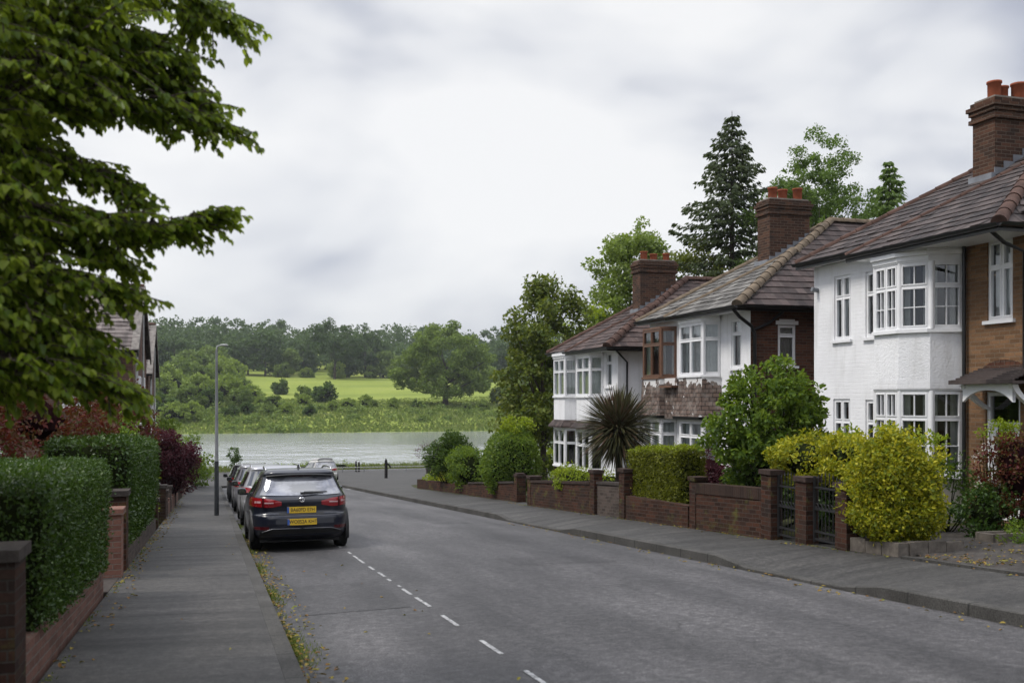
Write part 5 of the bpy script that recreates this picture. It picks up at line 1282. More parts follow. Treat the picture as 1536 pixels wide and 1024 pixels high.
    if roofbox:
        mb = MB(); mb.grid([[V((x*q, .35+y*1.6, top-.02+z)) for x, y in ((-.5, 0), (.5, 0), (.55, 1), (-.55, 1))] for z, q in ((0, 1), (.06, 1.02), (.12, .9), (.15, .6))], False, True); mb.build('roof_box', M['pale_rail'], t)
    return t
def park(t, x, y, yaw=0):
    t.location = (x, y, road_z(y)+.005); t.rotation_euler = (-math.atan(S), 0, R(yaw))
PARKED = 'cars parked nose to tail along the left kerb'
c1 = car('parked_car', 'glossy dark navy hatchback with yellow number plates and silver roof rails', HATCH, 'navy', True, True, PARKED, glass='carglass_pale'); park(c1, 1.60, 18.35)
c2 = car('parked_car', 'silver estate car parked directly ahead of the dark navy hatchback', ESTATE, 'silver', True, False, PARKED); park(c2, 1.62, 25.6)
c3 = car('parked_car', 'grey estate car third in the parked line, showing only its flank past the silver one', ESTATE, 'greycar', True, False, PARKED); park(c3, 1.60, 32.6)
c4 = car('parked_car', 'black car furthest along the parked line, with dark rear window', ESTATE, 'blackcar', True, False, PARKED); park(c4, 1.58, 40.5)
c5 = car('parked_car', 'pale silver estate car standing alone by the river end of the street', ESTATE, 'beige', False, False, None, glass='carglass_pale', roofbox=True); park(c5, 7.4, 66.5, 8); c5.location.z += .05

# ------------------------------------------------------------------ lamp column, posts and rail
def lamp_column():
    z = road_z(29.6)+.1; t = thing('street_lamp', (.18, 29.6, z), 'tall slim grey lamp column with dark painted base on the left footway', 'street lamp')
    mb = MB(); mb.tube([(.18, 29.6, z-.1), (.18, 29.6, z+1.55)], [.066, .062], 14); mb.build('base', M['pole_base'], t)
    mb = MB(); mb.tube([(.18, 29.6, z+1.555), (.18, 29.6, z+1.60), (.18, 29.6, z+4.3), (.18, 29.6, z+4.72)], [.06, .05, .036, .03], 12); mb.build('column', M['steel_pole'], t)
    mb = MB(); mb.tube([(.18, 29.6, z+4.68), (.20, 29.6, z+4.82), (.32, 29.6, z+4.86)], [.03, .025, .022], 8); mb.build('arm', M['steel_pole'], t)
    mb = MB(); mb.grid([[V((.28+.22*u_, 29.6+.055*q*math.cos(a), z+4.86+.03*q*math.sin(a))) for a in [2*math.pi*k/12 for k in range(12)]] for u_, q in ((0, .3), (.08, .8), (.4, 1.05), (.85, .9), (1, .3))], True, True); mb.build('lantern', M['pale_rail'], t)
lamp_column()
def post(label, x, y, h, r, capm=None, arm=False):
    z = lerp_tab(PROFILE, y); t = thing('mooring_post', (x, y, z), label, 'post')
    mb = MB(); mb.tube([(x, y, z-.2), (x+.01, y, z+h*.6), (x, y, z+h)], [r*1.1, r, r*.92], 10); 
    if arm: mb.tube([(x, y, z+h*.88), (x+.25, y+.02, z+h*.78), (x+.36, y+.02, z+h*.60)], [r*.7, r*.6, r*.5], 7)
    mb.build('shaft', M['timber_dark'], t)
    if capm:
        mb = MB(); mb.lathe([(r*1.0, h+.002), (r*1.25, h+.03), (r*1.1, h+.14), (r*.4, h+.2), (.001, h+.21)], (x, y, z), 10); mb.build('cap', M[capm], t)
    else:
        mb = MB(); mb.lathe([(r*.95, h+.002), (r*.5, h+.12), (.001, h+.22)], (x, y, z), 10); mb.build('cap', M['timber_dark'], t)
p = at(534, 713, 108); post('left of the paired dark posts with pale tops at the water end of the street', p.x, 108, 1.15, .10, 'pale_rail')
p = at(539, 713, 108); post('right of the paired dark posts with pale tops at the water end of the street', p.x, 108.3, 1.05, .10, 'pale_rail')
p = at(579, 722, 76); post('single stout dark timber post with a side arm on the forecourt', p.x, 76, 1.4, .115, None, True)
def rail():
    a, b = at(545, 702, 106), at(579, 703, 106); t = thing('barrier_rail', (a.x, 106, lerp_tab(PROFILE, 106)), 'low pale barrier rail along the river end of the forecourt', 'railing')
    zz = lerp_tab(PROFILE, 106); x0, x1 = a.x-9, b.x+9; mb = MB(); mb.tube([(x0, 106, zz+.62), (x1, 106, zz+.62)], .035, 8); mb.tube([(x0, 106, zz+.32), (x1, 106, zz+.32)], .03, 8); mb.build('rails', M['pale_rail'], t)
    for k in range(10): 
        x = x0+(x1-x0)*k/9; mb = MB(); mb.tube([(x, 106, zz-.1), (x, 106, zz+.66)], .04, 7); mb.build('stanchion', M['steel_pole'], t)
rail()
def low_wall():
    a, b = at(640, 715, 92), at(668, 715, 92); t = thing('low_wall', (a.x, 92, lerp_tab(PROFILE, 92)), 'low pale concrete wall beside the bushes at the river end', 'wall')
    zz = lerp_tab(PROFILE, 92); mb = MB(); mb.box(a.x, a.x+10, 92, 92.3, zz-.1, zz+.75); mb.box(a.x-.03, a.x+10, 91.96, 92.34, zz+.752, zz+.84); mb.build('body', M['cap'], t)
low_wall()
# ------------------------------------------------------------------ planting
def depth(x, y): return math.sin(TH)*x+math.cos(TH)*y
def px_m(p): return FPX/depth(p.x, p.y)           # picture pixels per metre at a point
def foot(px, Y):
    p = at(px, HOR, Y); return V((p.x, Y, ground_z(p.x, Y)))
def top_h(b, py): return EYE+(HOR-py)*depth(b.x, b.y)/FPX - b.z

# hedges left
hedge('hedge', 'big dark green clipped hedge standing on the low wall nearest the camera', 'hedge', -2.75, -1.15, 8.02, 12.7, .44, 1.226, 'lf_hedge', 46000, .034, slope_top=.022, bulge=.035, rad=.16, rough=.035, seed=3)
hedge('hedge', 'tall narrow dark green hedge beyond the brick piers on the left', 'hedge', -2.3, -1.16, 15.75, 23.8, .36, 1.77, 'lf_hedge', 24000, .055, slope_top=.043, bulge=.06, rad=.16, rough=.05, seed=4)
hedge('hedge', 'clipped hedge with yellow-green top over the low right-hand wall', 'hedge', 9.2, 9.8, 18.55, 21.2, .55, 1.60, 'lf_hedge2', 16000, .05, slope_top=.052, rad=.1, rough=.04, seed=5, growth='lf_lime')
b = foot(1030, 20.6); bush('shrub', 'low purple-brown shrub just behind the clipped yellow-green hedge', 'shrub', (10.9, 19.6, ground_z(10.9, 19.6)), .8, 1.55, 'lf_copper', 5000, .05, ells=[(-.1, .8, .85, .7, .9, .65), (.3, -.6, .9, .7, .9, .62)], seed=6, core='core_red')
# copper shrub, lime plant, green bank
bush('shrub', 'dark copper-red rounded shrub overhanging the left footway', 'shrub', (-1.35, 36, ground_z(-1.5, 36)), .85, 2.8, 'lf_copper', 11000, .085, ells=[(0, 0, 1.75, .85, 1.2, 1.02), (-.55, -.5, 1.6, .7, .8, .8), (.15, .7, 1.2, .7, .9, .9)], ncl=70, clr=.28, seed=8, core='core_red')
bush('plant', 'bright lime-green leafy plant spilling between the small brick piers', 'plant', (-1.62, 26.0, ground_z(-1.6, 26)), .5, 1.15, 'lf_lime', 1800, .07, ells=[(0, 0, .5, .42, .9, .5), (-.1, 1.6, .7, .35, .5, .45)], ncl=26, clr=.2, seed=9)
bush('shrub', 'rounded mid-green shrub behind the copper one at the end of the left footway', 'shrub', (-2.0, 58, ground_z(-2, 58)), 2, 4.2, 'lf_shrub', 9000, .14, ells=[(-.9, -3, 2.4, 1.5, 2.5, 1.9), (.25, 1.5, 1.6, 1.35, 2.5, 1.75), (1.0, 4.5, .9, 1.0, 2.0, 1.3)], ncl=70, clr=.5, seed=10)
# foreground street tree: trunk stands left of the picture, boughs reach over the footway
def boughs_tree():
    g = np.random.default_rng(21); base = (-3.3, 7.4, ground_z(-3.3, 7.4))
    t = thing('broadleaf_tree', base, 'large green broadleaf tree overhanging the footway at the left, nearest the camera', 'tree')
    mb = MB(); top = V((-3.1, 7.1, 5.6)); b0 = V(base)
    mb.tube([b0-UP*.3, b0+UP*.1, b0.lerp(top, .35)+V((.05, 0, 0)), b0.lerp(top, .7), top], [.26, .2, .17, .13, .07], 10); mb.build('trunk', M['bark'], t)
    tips = []; lb = MB(); Pl = []; Dl = []; Nl = []; Ll = []
    def leaf_at(p, d, l):
        Pl.append(tuple(p)); Dl.append(tuple(d)); n = V((g.normal()*.45, g.normal()*.45-.2, 1)); Nl.append(tuple(n)); Ll.append(l)
    def twig(p, d, ln, k, hang, lsz):
        """a short shoot carrying alternate leaves"""
        q = V(p); d = V(d).normalized(); step = ln/k
        pts = [q.copy()]
        for i in range(k):
            d = (d+V((g.normal()*.10, g.normal()*.10, -.05*hang))).normalized(); q = q+d*step; pts.append(q.copy())
            side = d.cross(UP).normalized()*(1 if i % 2 else -1)
            ld = (d*.5+side*(.35+.5*g.random())+V((0, 0, -hang*(.35+.65*g.random())))+V((g.normal()*.2, g.normal()*.2, 0))).normalized()
            leaf_at(q, ld, lsz*(.65+.6*g.random()))
        leaf_at(q, (d+V((0, 0, -.3*hang))).normalized(), lsz*.9)
        lb.tube(pts[::max(1, len(pts)//3)], .004, 4, cap=False)
    def bough(path, spread, ntw, hang=.75, lsz=.056):
        k_ = len(path)-1; pts = [at(x-64*i/k_, y, Y) for i, (x, y, Y) in enumerate(path)]; start = V((-3.2, 7.25, min(4.9, max(.9, pts[0].z-.75))))
        full = [start]+pts; r = [.05]+[.028*(1-.8*i/(len(pts)-1))+.004 for i in range(len(pts))]
        lb.tube(full, r, 6, cap=False)
        seg = [(a, b, (b-a).length) for a, b in zip(pts, pts[1:])]; tot = sum(s[2] for s in seg)
        for k in range(int(ntw*1.65)):
            u = tot*(g.random()**.85); acc = 0
            for a, b, l in seg:
                if u <= acc+l: break
                acc += l
            f = u/tot; p = a.lerp(b, (u-acc)/l); d = (b-a).normalized(); sp = spread*.88*(1.15-.75*f)
            off = V((g.normal()*sp*.5, g.normal()*sp*1.2, g.normal()*sp*.34-sp*.22))
            q = p+off
            if g.random() < .5: lb.tube([p, p+off*.6+V((0, 0, .02)), q], [.008, .006, .004], 4, cap=False)
            twig(q, d*1.0+V((g.normal()*.35, g.normal()*.5, g.normal()*.25)), .16+.12*g.random(), 9, hang, lsz)
        # the leading shoot
        twig(pts[-2].lerp(pts[-1], .3), pts[-1]-pts[-2], (pts[-1]-pts[-2]).length*.75, 13, hang, lsz*.95)
    for path, sp, n in (
        ([(60, -60, 6.2), (180, -50, 6.2), (290, -20, 6.3), (350, 5, 6.3), (412, 28, 6.3)], .15, 62),
        ([(280, -55, 6.5), (330, -15, 6.5), (352, 30, 6.5)], .10, 16),
        ([(20, 20, 6.4), (130, 30, 6.4), (240, 55, 6.4), (300, 78, 6.4), (330, 92, 6.4)], .19, 80),
        ([(30, 80, 6.2), (150, 90, 6.3), (260, 105, 6.4), (342, 132, 6.4)], .16, 80),
        ([(20, 130, 6.3), (140, 135, 6.3), (250, 155, 6.3), (330, 172, 6.3), (395, 184, 6.3)], .16, 95),
        ([(0, 215, 6.3), (70, 228, 6.3), (160, 244, 6.3), (243, 272, 6.3)], .085, 62),
        ([(0, 290, 6.2), (90, 312, 6.2), (190, 332, 6.2), (290, 338, 6.2), (372, 322, 6.2)], .11, 100),
        ([(20, 345, 6.5), (110, 356, 6.5), (190, 368, 6.5), (238, 385, 6.5)], .10, 30),
        ([(0, 385, 6.2), (70, 398, 6.2), (160, 412, 6.2), (240, 430, 6.2)], .12, 60),
        ([(-20, 460, 6.3), (40, 470, 6.3), (120, 485, 6.3), (200, 515, 6.3)], .18, 75),
        ([(-20, 530, 6.2), (60, 535, 6.2), (150, 550, 6.2), (245, 575, 6.2)], .16, 75),
        ): bough(path, sp, n)
    # the dense inside of the crown: rises to the left and back towards the trunk
    regs = [((-110, 150), (-90, 160), 760), ((-110, 45), (150, 300), 500), ((-110, 45), (290, 470), 500), ((-110, 100), (440, 575), 500), ((-60, 195), (-120, 45), 330)]
    for (xa, xb), (ya, yb), n in regs:
        for _ in range(n):
            x = xa+(xb-xa)*g.random()**1.25; y = ya+(yb-ya)*g.random(); Y = 5.9+2.6*g.random()
            twig(at(x, y, Y), V((.7+g.normal()*.5, g.normal()*.7, g.normal()*.45-.15)), .16+.14*g.random(), 9, .9, .064)
    # the rest of the crown, round the trunk and beyond the picture's edge
    k_ = 0
    for _ in range(760):
        x = -640+560*g.random(); y = -160+740*g.random(); Y = 5.9+2.8*g.random()
        twig(at(x, y, Y), V((.3+g.normal()*.6, g.normal()*.7, g.normal()*.4-.15)), .2+.16*g.random(), 9, .8, .066)
    while k_ < 260:
        d_ = V((g.normal(), g.normal(), g.normal())).normalized()*(g.random()**.4); p = V((-3.35+d_.x*1.9, 7.2+d_.y*2.1, 3.9+d_.z*2.7))
        if 768+FPX*(p.x*math.cos(TH)-p.y*math.sin(TH))/depth(p.x, p.y) > -60: continue
        k_ += 1; twig(p, V((d_.x+g.normal()*.4, d_.y+g.normal()*.4, g.normal()*.3-.05)), .2+.16*g.random(), 9, .8, .07)
    for k in range(9):
        a = 2*math.pi*k/9; q = V((-3.3+1.3*math.cos(a), 7.25+1.5*math.sin(a), 3.4+1.6*((k*4) % 9)/9))
        if q.x < -2.3: lb.tube([V((-3.22, 7.28, q.z-1.0)), q.lerp(V((-3.22, 7.28, q.z)), .5)-UP*.1, q], [.06, .035, .01], 6, cap=False)
    Ll_ = np.array(Ll); leaf_obj('crown', np.array(Pl), np.array(Dl), np.array(Nl), Ll_, Ll_*.72, 'leaf', M['lf_near'], t)
    lb.build('branches', M['bark'], t)
boughs_tree()
b = V((-3.2, 15.5, ground_z(-3.2, 15.5)))
bush('red_shrub', 'red and green leaved tall shrub between the left-hand hedges and the overhanging tree', 'shrub', b, 1.6, 3.6, 'lf_red', 19000, .075, ells=[(-.6, 0, 2.4, 1.3, 1.4, 1.15), (.65, 1.2, 2.2, .95, 1.3, 1.1), (-2.4, -.8, 2.5, 1.3, 1.4, 1.2), (.5, 3.5, 2.0, 1.1, 1.6, 1.3)], ncl=170, clr=.34, seed=12, corescale=.3, core='core_red')
b = V((-2.6, 22.5, ground_z(-2.6, 22.5)))
bush('climbing_shrub', 'loose yellow-green and reddish climber against the left gable house', 'shrub', (-2.7, 33.5, ground_z(-2.7, 33.5)), 1.2, 4.2, 'lf_red', 4200, .11, ells=[(0, 0, 2.6, .9, 1.5, 1.5), (.5, 2.5, 1.7, .7, 1.2, 1.1)], ncl=50, clr=.38, seed=13, corescale=0)
bush('shrub', 'light green shrub at the foot of the left gable house, above the tall hedge', 'shrub', (-2.55, 27.5, ground_z(-2.5, 27.5)), 1.0, 3.0, 'lf_shrub', 3200, .10, ells=[(0, 0, 2.05, .6, 1.2, .75)], ncl=36, clr=.34, seed=14, corescale=.4)

# right-hand gardens
def gold():
    g_ = (9.42, 12.2, ground_z(9.6, 12.2))
    skin_bush('golden_shrub', 'large rounded golden-yellow shrub at the edge of the paved drive', 'shrub', g_, [(0, -.02, 1.0, .62, .60, .74), (.12, .18, .95, .60, .60, .70), (-.02, -.08, .58, .62, .62, .56), (.25, -.15, .7, .5, .5, .6)], 'lf_gold', 21000, .052, seed=15, rough=.14, lump=4.2)
    bush('climber', 'loose stray golden shoots sticking out of the large golden shrub', 'plant', g_, .7, 1.8, 'lf_gold', 2600, .056, ells=[(.05, 0, 1.25, .70, .66, .58), (0, 0, .8, .72, .70, .5)], ncl=190, clr=.09, seed=115, corescale=0, stems=0, outer=.95)
    bush('golden_shrub', 'smaller golden-green bush arching over the gates, left of the large golden one', 'shrub', (9.6, 14.35, ground_z(9.8, 14.3)), .7, 1.85, 'lf_gold', 8000, .06, ells=[(.05, .35, 1.3, .50, .72, .46), (.15, -.75, 1.36, .48, .6, .42)], ncl=110, clr=.17, seed=16, corescale=.6, outer=.5)
    bush('shrub', 'dark green leafy mass under the golden bush, seen through the iron gates', 'shrub', (9.95, 14.1, ground_z(10.1, 14.1)), .7, 1.25, 'lf_hedge', 4500, .06, ells=[(.1, .2, .6, .5, .9, .6)], ncl=50, clr=.22, seed=17)
    bush('climber', 'thin upright light green sprays in front of the white bay window', 'plant', (10.9, 13.9, ground_z(10.9, 13.9)), .5, 2.4, 'lf_lime', 1700, .07, ells=[(0, 0, 1.75, .28, .3, .62), (-.5, .5, 1.3, .5, .4, .4), (.45, -.2, 1.25, .35, .3, .4)], ncl=40, clr=.16, seed=18, corescale=0, stems=16)
    bush('shrub', 'straggly olive shrub at the foot of the white bay, right of the golden shrub', 'shrub', (11.7, 13.7, ground_z(11.7, 13.7)), .5, 1.5, 'lf_mid', 2400, .055, ells=[(.1, .1, .7, .55, .45, .6), (.55, -.4, .5, .4, .4, .45)], ncl=36, clr=.2, seed=19, corescale=0)
    bush('red_shrub', 'red-brown and green leaved shrub in front of the white front door', 'shrub', (12.05, 12.65, ground_z(12, 12.65)), .7, 1.9, 'lf_red', 6500, .055, ells=[(.1, 0, 1.05, .55, .5, .75), (.65, -.2, .9, .6, .5, .75), (-.15, .1, .5, .35, .4, .4)], ncl=70, clr=.22, seed=20, corescale=.6, core='core_red')
    bush('plant', 'bright green small plant on top of the red-brown shrub by the door', 'plant', (12.1, 13.0, ground_z(12, 13.0)), .3, 1.85, 'lf_lime', 500, .05, ells=[(0, 0, 1.62, .28, .2, .16)], ncl=12, clr=.12, seed=22, corescale=0)
    bush('plant', 'pale yellow-green weeds sprouting round the stone trough', 'plant', (11.3, 11.75, ground_z(11.3, 11.7)), .4, .4, 'lf_shrub', 700, .05, ells=[(0, 0, .14, .35, .15, .16), (.55, .3, .2, .5, .25, .22)], ncl=26, clr=.1, seed=125, corescale=0, stems=4)
    bush('flowering_plant', 'tall stems of small white flowers beside the brick wall of the nearest house', 'plant', (11.9, 13.0, ground_z(11.9, 13.0)), .25, 1.5, 'flower', 420, .035, ells=[(0, 0, .95, .16, .2, .55)], ncl=26, clr=.1, seed=23, corescale=0, stems=20)
    bush('shrub', 'small dark leafy plant at the foot of the brick wall next to the stone trough', 'shrub', (11.6, 12.75, ground_z(11.6, 12.75)), .4, .8, 'lf_hedge', 1500, .06, ells=[(0, 0, .4, .35, .35, .38)], ncl=20, clr=.18, seed=24)
    p = at(1150, 640, 16.6)
    tree('leafy_shrub', 'large bushy green shrub with yellow-green tips in front of the middle house', 'shrub', (p.x, 16.6, ground_z(p.x, 16.6)), 3.2, [(0, 0, 2.05, .85, .8, .85), (-.55, -.1, 1.75, .75, .7, .65), (.55, .2, 2.0, .65, .7, .8), (.05, 0, 1.1, 1.0, .8, .75), (.75, -.1, 1.5, .5, .6, .5)], 'lf_shrub', 230, .155, 10500, .095, .06, 46, seed=25, kind='leaf', outer=.55, aspect=.6)
    bush('plant', 'yellow-green young shoots rising out of the top of the bushy green shrub', 'plant', (p.x+.1, 16.6, ground_z(p.x, 16.6)), .7, 3.3, 'lf_shrub', 3800, .085, ells=[(0, 0, 2.75, .75, .6, .45), (-.6, -.2, 2.2, .6, .5, .5), (.75, 0, 2.1, .5, .5, .7)], ncl=120, clr=.12, seed=27, corescale=0, stems=14)
    bush('shrub', 'dark glossy shrub at the foot of the leafy shrub behind the tall brick wall', 'shrub', (10.1, 16.4, ground_z(10.1, 16.4)), .8, 1.5, 'lf_mid', 4200, .085, ells=[(0, .3, .8, .6, 1.0, .65), (.5, -.8, .7, .6, .7, .6)], ncl=50, clr=.25, seed=26)
    # cordyline
    g = np.random.default_rng(31); b = at(927, 700, 23.4); base = (b.x, 23.4, ground_z(b.x, 23.4)); t = thing('cordyline', base, 'spiky dark purple-green cordyline palm above the brick wall', 'palm')
    hz_ = 1.68-(645-598)*depth(b.x, 23.4)/FPX; n = 1300; c = V((b.x, 23.4, hz_))
    D = rdir(g, n); D[:, 2] = D[:, 2]*.95+.12; D = unit(D); P = np.array(c)+D*.08
    ln = .80+.32*g.random(n); A = []; 
    half = leaf_arrays(P, D, unit(rdir(g, n)*.6+np.array([0, 0, 1])), ln*.62, .062, 'blade')
    D2 = unit(D+np.array([0, 0, -.34])*(1-np.abs(D[:, 2:3]))); P2 = P+D*(ln*.61)[:, None]
    tipv = leaf_arrays(P2, D2, unit(rdir(g, n)*.6+np.array([0, 0, 1])), ln*.42, .042, 'blade')
    me = mesh_from(np.concatenate([half, tipv])-np.array(base), 'blade', 'fronds'); link('fronds', me, t, [M['cordy']])
    mb = MB(); mb.tube([(b.x, 23.4, base[2]-.2), (b.x+.03, 23.4, hz_-.5), (b.x, 23.4, hz_)], [.10, .085, .07], 8); mb.build('trunk', M['bark'], t)
    g2 = np.random.default_rng(32); n = 150; D = rdir(g2, n); D[:, 2] = -.9-np.abs(D[:, 2]); D = unit(D)
    leaf_obj('dead_fronds', np.array(c)+D*.1, D, rdir(g2, n), .7+.25*g2.random(n), .04, 'blade', M['cordy'], t)
    p = at(768, 690, 33.0)
    skin_bush('bush', 'large rounded green bush with yellow tips beside the capped gate pier', 'bush', (p.x, 33, ground_z(p.x, 33)), [(0, 0, 1.25, 1.02, 1.05, 1.15), (.25, .2, 1.75, .65, .7, .75), (-.45, -.2, 1.0, .7, .7, .9)], 'lf_shrub', 13000, .075, seed=33, rough=.12)
    bush('bush', 'yellow-tipped sprays standing on top of the large round bush', 'bush', (p.x+.25, 33.1, ground_z(p.x, 33)), .5, 2.9, 'lf_lime', 1500, .075, ells=[(0, 0, 2.35, .55, .5, .42)], ncl=30, clr=.18, seed=34, corescale=0)
    p = at(676, 690, 41)
    bush('bush', 'dark green bush nearest the river on the right-hand side of the street', 'bush', (p.x, 41, ground_z(p.x, 41)), 1, 2.4, 'lf_mid', 6500, .09, ells=[(0, 0, 1.45, .95, .9, .95)], ncl=60, clr=.3, seed=35, corescale=.75, outer=.8)
    p = at(704, 710, 38)
    bush('bush', 'paler bush sprawling over the low wall left of the large round bush', 'bush', (p.x, 38, ground_z(p.x, 38)), .8, 1.9, 'lf_shrub', 5000, .085, ells=[(0, 0, .95, .75, .9, .8)], ncl=50, clr=.28, seed=36, corescale=.7, outer=.8)
    p = at(652, 716, 45); bush('plant', 'yellow-green low plant at the river end of the low brick wall', 'plant', (p.x+.2, 45, ground_z(p.x, 45)), .6, .9, 'lf_lime', 1500, .08, ells=[(0, 0, .45, .6, .6, .42)], ncl=24, clr=.2, seed=37)
    p = at(676, 715, 42.5); bush('plant', 'orange-tinged bush beside the dark bush at the river end of the wall', 'plant', (p.x, 42.5, ground_z(p.x, 42.5)), .5, 1.2, 'lf_gold', 1300, .075, ells=[(0, 0, .7, .5, .5, .5)], ncl=24, clr=.2, seed=38)
    p = at(846, 712, 29); bush('plant', 'low bright green border plants under the bay of the furthest house', 'plant', (11.0, 29.3, ground_z(11, 29.3)), .9, 1.15, 'lf_lime', 2600, .065, ells=[(0, .4, .62, .6, 1.6, .4), (.5, -1.4, .6, .6, 1.0, .4)], ncl=44, clr=.22, seed=39)
    p = at(862, 735, 25); bush('trailing_plant', 'yellow-green plant trailing over the brick wall below the furthest house', 'plant', (9.05, 25.2, road_z(25.2)+.75), .25, .4, 'lf_lime', 420, .05, ells=[(0, 0, .15, .14, .35, .16), (-.06, 0, -.1, .06, .12, .2)], ncl=16, clr=.09, seed=40, corescale=0)
    p = at(820, 660, 44); bush('shrub', 'yellow-green shrub between the round bush and the dark tree', 'shrub', (p.x+.5, 40, ground_z(p.x, 40)), 1.2, 2.6, 'lf_lime', 3800, .11, ells=[(0, 0, 1.3, 1.2, 1.2, 1.2)], ncl=40, clr=.38, seed=44, corescale=.6)
gold()

# ------------------------------------------------------------------ trees behind the houses
def ell_tree(label, px, ytop, Y, wpx, m, name='tree', cat='tree', shape=None, **k):
    b = foot(px, Y); h = top_h(b, ytop); r = wpx/2/px_m(b)
    e = shape(r, h) if shape else [(0, 0, h-r*.8, r*.62, r*.6, r*.8), (-.3*r, 0, h-r*1.5, r*.75, r, r*.8), (.35*r, 0, h-r*1.7, r*.75, r, r*.8), (0, 0, h-r*2.7, r*1.1, r, r*1.0), (0, 0, h-r*4, r, r, r)]
    return tree(name, label, cat, b, h, e, M and m, **k)
GB = 'trees standing behind the right-hand houses'
ell_tree('dark olive-green tree just past the furthest right-hand house', 815, 404, 50, 116, 'lf_darktree', name='broadleaf_tree', group=GB, ncl=110, clr=.75, n=19000, leaf=.22, trunk=.22, seed=51, outer=.45,
         shape=lambda r, h: [(0, 0, h*.70, r*.85, r, h*.24), (.2*r, 0, h*.87, r*.5, r*.55, h*.13), (-.1*r, 0, h*.42, r*1.05, r, h*.26), (-.35*r, 0, h*.2, r*.8, r*.8, h*.2), (.55*r, 0, h*.72, r*.55, r*.5, h*.16)])
ell_tree('pale yellow-green loose tree behind the furthest house chimney', 945, 322, 58, 140, 'lf_pale', name='broadleaf_tree', group=GB, ncl=240, clr=.62, n=24000, leaf=.23, trunk=.2, seed=52, outer=.4, limbs=24,
         shape=lambda r, h: [(0, 0, h*.66, r*.9, r, h*.32), (.3*r, 0, h*.8, r*.6, r*.6, h*.2), (-.4*r, 0, h*.48, r*.85, r, h*.26)])
ell_tree('bright lime-green small tree low behind the furthest house roof', 868, 440, 54, 120, 'lf_lime', name='broadleaf_tree', group=GB, ncl=60, clr=.6, n=6000, leaf=.2, trunk=.12, seed=53)
ell_tree('dense olive evergreen below the tall conifer', 1034, 338, 54, 150, 'lf_yew', name='evergreen_tree', group=GB, ncl=150, clr=.7, n=20000, leaf=.2, trunk=.2, seed=54, outer=.5,
         shape=lambda r, h: [(0, 0, h*.7, r, r, h*.24), (-.3*r, 0, h*.86, r*.5, r*.5, h*.13), (.6*r, 0, h*.62, r*.8, r, h*.25), (-.5*r, 0, h*.5, r*.8, r, h*.3)])
ell_tree('tall airy birch with green leaves right of the middle chimney', 1234, 196, 44, 150, 'lf_birch', name='birch_tree', group=GB, bark='bark_pale', ncl=320, clr=.42, n=32000, leaf=.135, trunk=.15, seed=55, outer=.35, limbs=40,
         shape=lambda r, h: [(0, 0, h-1.5, r*.62, r*.6, 1.5), (-.25*r, 0, h-2.9, r*.75, r*.8, 1.5), (.3*r, 0, h-3.6, r*.85, r*.8, 1.6), (-.1*r, 0, h-5.2, r*1.1, r, 1.7), (0, 0, h-7.5, r*1.1, r, 1.6)])
ell_tree('leafy mid-green tree between the conifer and the tall birch', 1176, 248, 50, 130, 'lf_birch', name='broadleaf_tree', group=GB, ncl=120, clr=.6, n=12000, leaf=.18, trunk=.15, seed=57, outer=.4)
ell_tree('low rounded green tree in the gap behind the middle house', 1290, 300, 52, 150, 'lf_mid', name='broadleaf_tree', group=GB, ncl=70, clr=.7, n=8000, leaf=.2, trunk=.15, seed=58, outer=.5)
ell_tree('broad green tree beyond the dark one, closing the gap to the river', 860, 520, 66, 120, 'lf_mid', name='broadleaf_tree', group=GB, ncl=70, clr=.9, n=8000, leaf=.26, trunk=.2, seed=59, outer=.5)
def conifer(px, ytop, Y, wide, m, label, seed, zlow=.22):
    g = np.random.default_rng(seed); b = foot(px, Y); h = top_h(b, ytop); t = thing('conifer_tree', tuple(b), label, 'tree', GB)
    mb = MB(); mb.tube([b-UP*.3, b+UP*h*.5, b+UP*(h-.25)], [.30, .17, .012], 10); mb.build('trunk', M['bark'], t)
    P = []; D = []; br = MB(); z = h*zlow
    while z < h*.985:
        f = (z/h-zlow)/(1-zlow); R_ = wide*(h-z)**.95+.10; R_ = min(R_, 5.0); k = 8 if f < .8 else 6; a0 = g.random()*6.3
        for i in range(k):
            if g.random() < .16: continue
            a = a0+2*math.pi*i/k+g.normal()*.25; r = R_*(.65+.5*g.random()); d = V((math.cos(a), math.sin(a), 0)); p0 = b+UP*z
            pts = [p0+d*(r*s)+UP*(r*(.10*s-.50*s*s+.46*s**3)) for s in (0, .25, .5, .75, 1)]
            br.tube(pts, [.05*(1-f)+.012, .04*(1-f)+.01, .02, .014, .006], 4, cap=False)
            nn = int(28*r)+8
            for _ in range(nn):
                s = .12+.88*g.random(); j = min(3, int(s*4)); p = pts[j].lerp(pts[j+1], s*4-j); w = .42*(1.1-s)*min(1, r/1.8)+.08
                sd = V((-d.y, d.x, 0))*(g.normal()*w)
                q = p+sd+UP*(-abs(g.normal())*.10); P.append(tuple(q)); D.append(tuple((d*.6+sd.normalized()*.5+V((g.normal()*.2, g.normal()*.2, -.55))).normalized()))
        z += h*.030*(1.2-.6*f)
    n = len(P); ln = .24+.16*g.random(n)
    leaf_obj('crown', np.array(P), np.array(D), unit(rdir(g, n)+np.array([0, 0, .7])), ln, ln*.42, 'quad', M[m], t); br.build('branches', M['bark'], t)
conifer(1098, 160, 52, .53, 'lf_conifer', 'tall dark pointed conifer with drooping tiers rising above the middle house', 61)
conifer(1334, 236, 47, .50, 'lf_birch', 'small pointed conifer furthest right behind the nearest house', 62, .55)

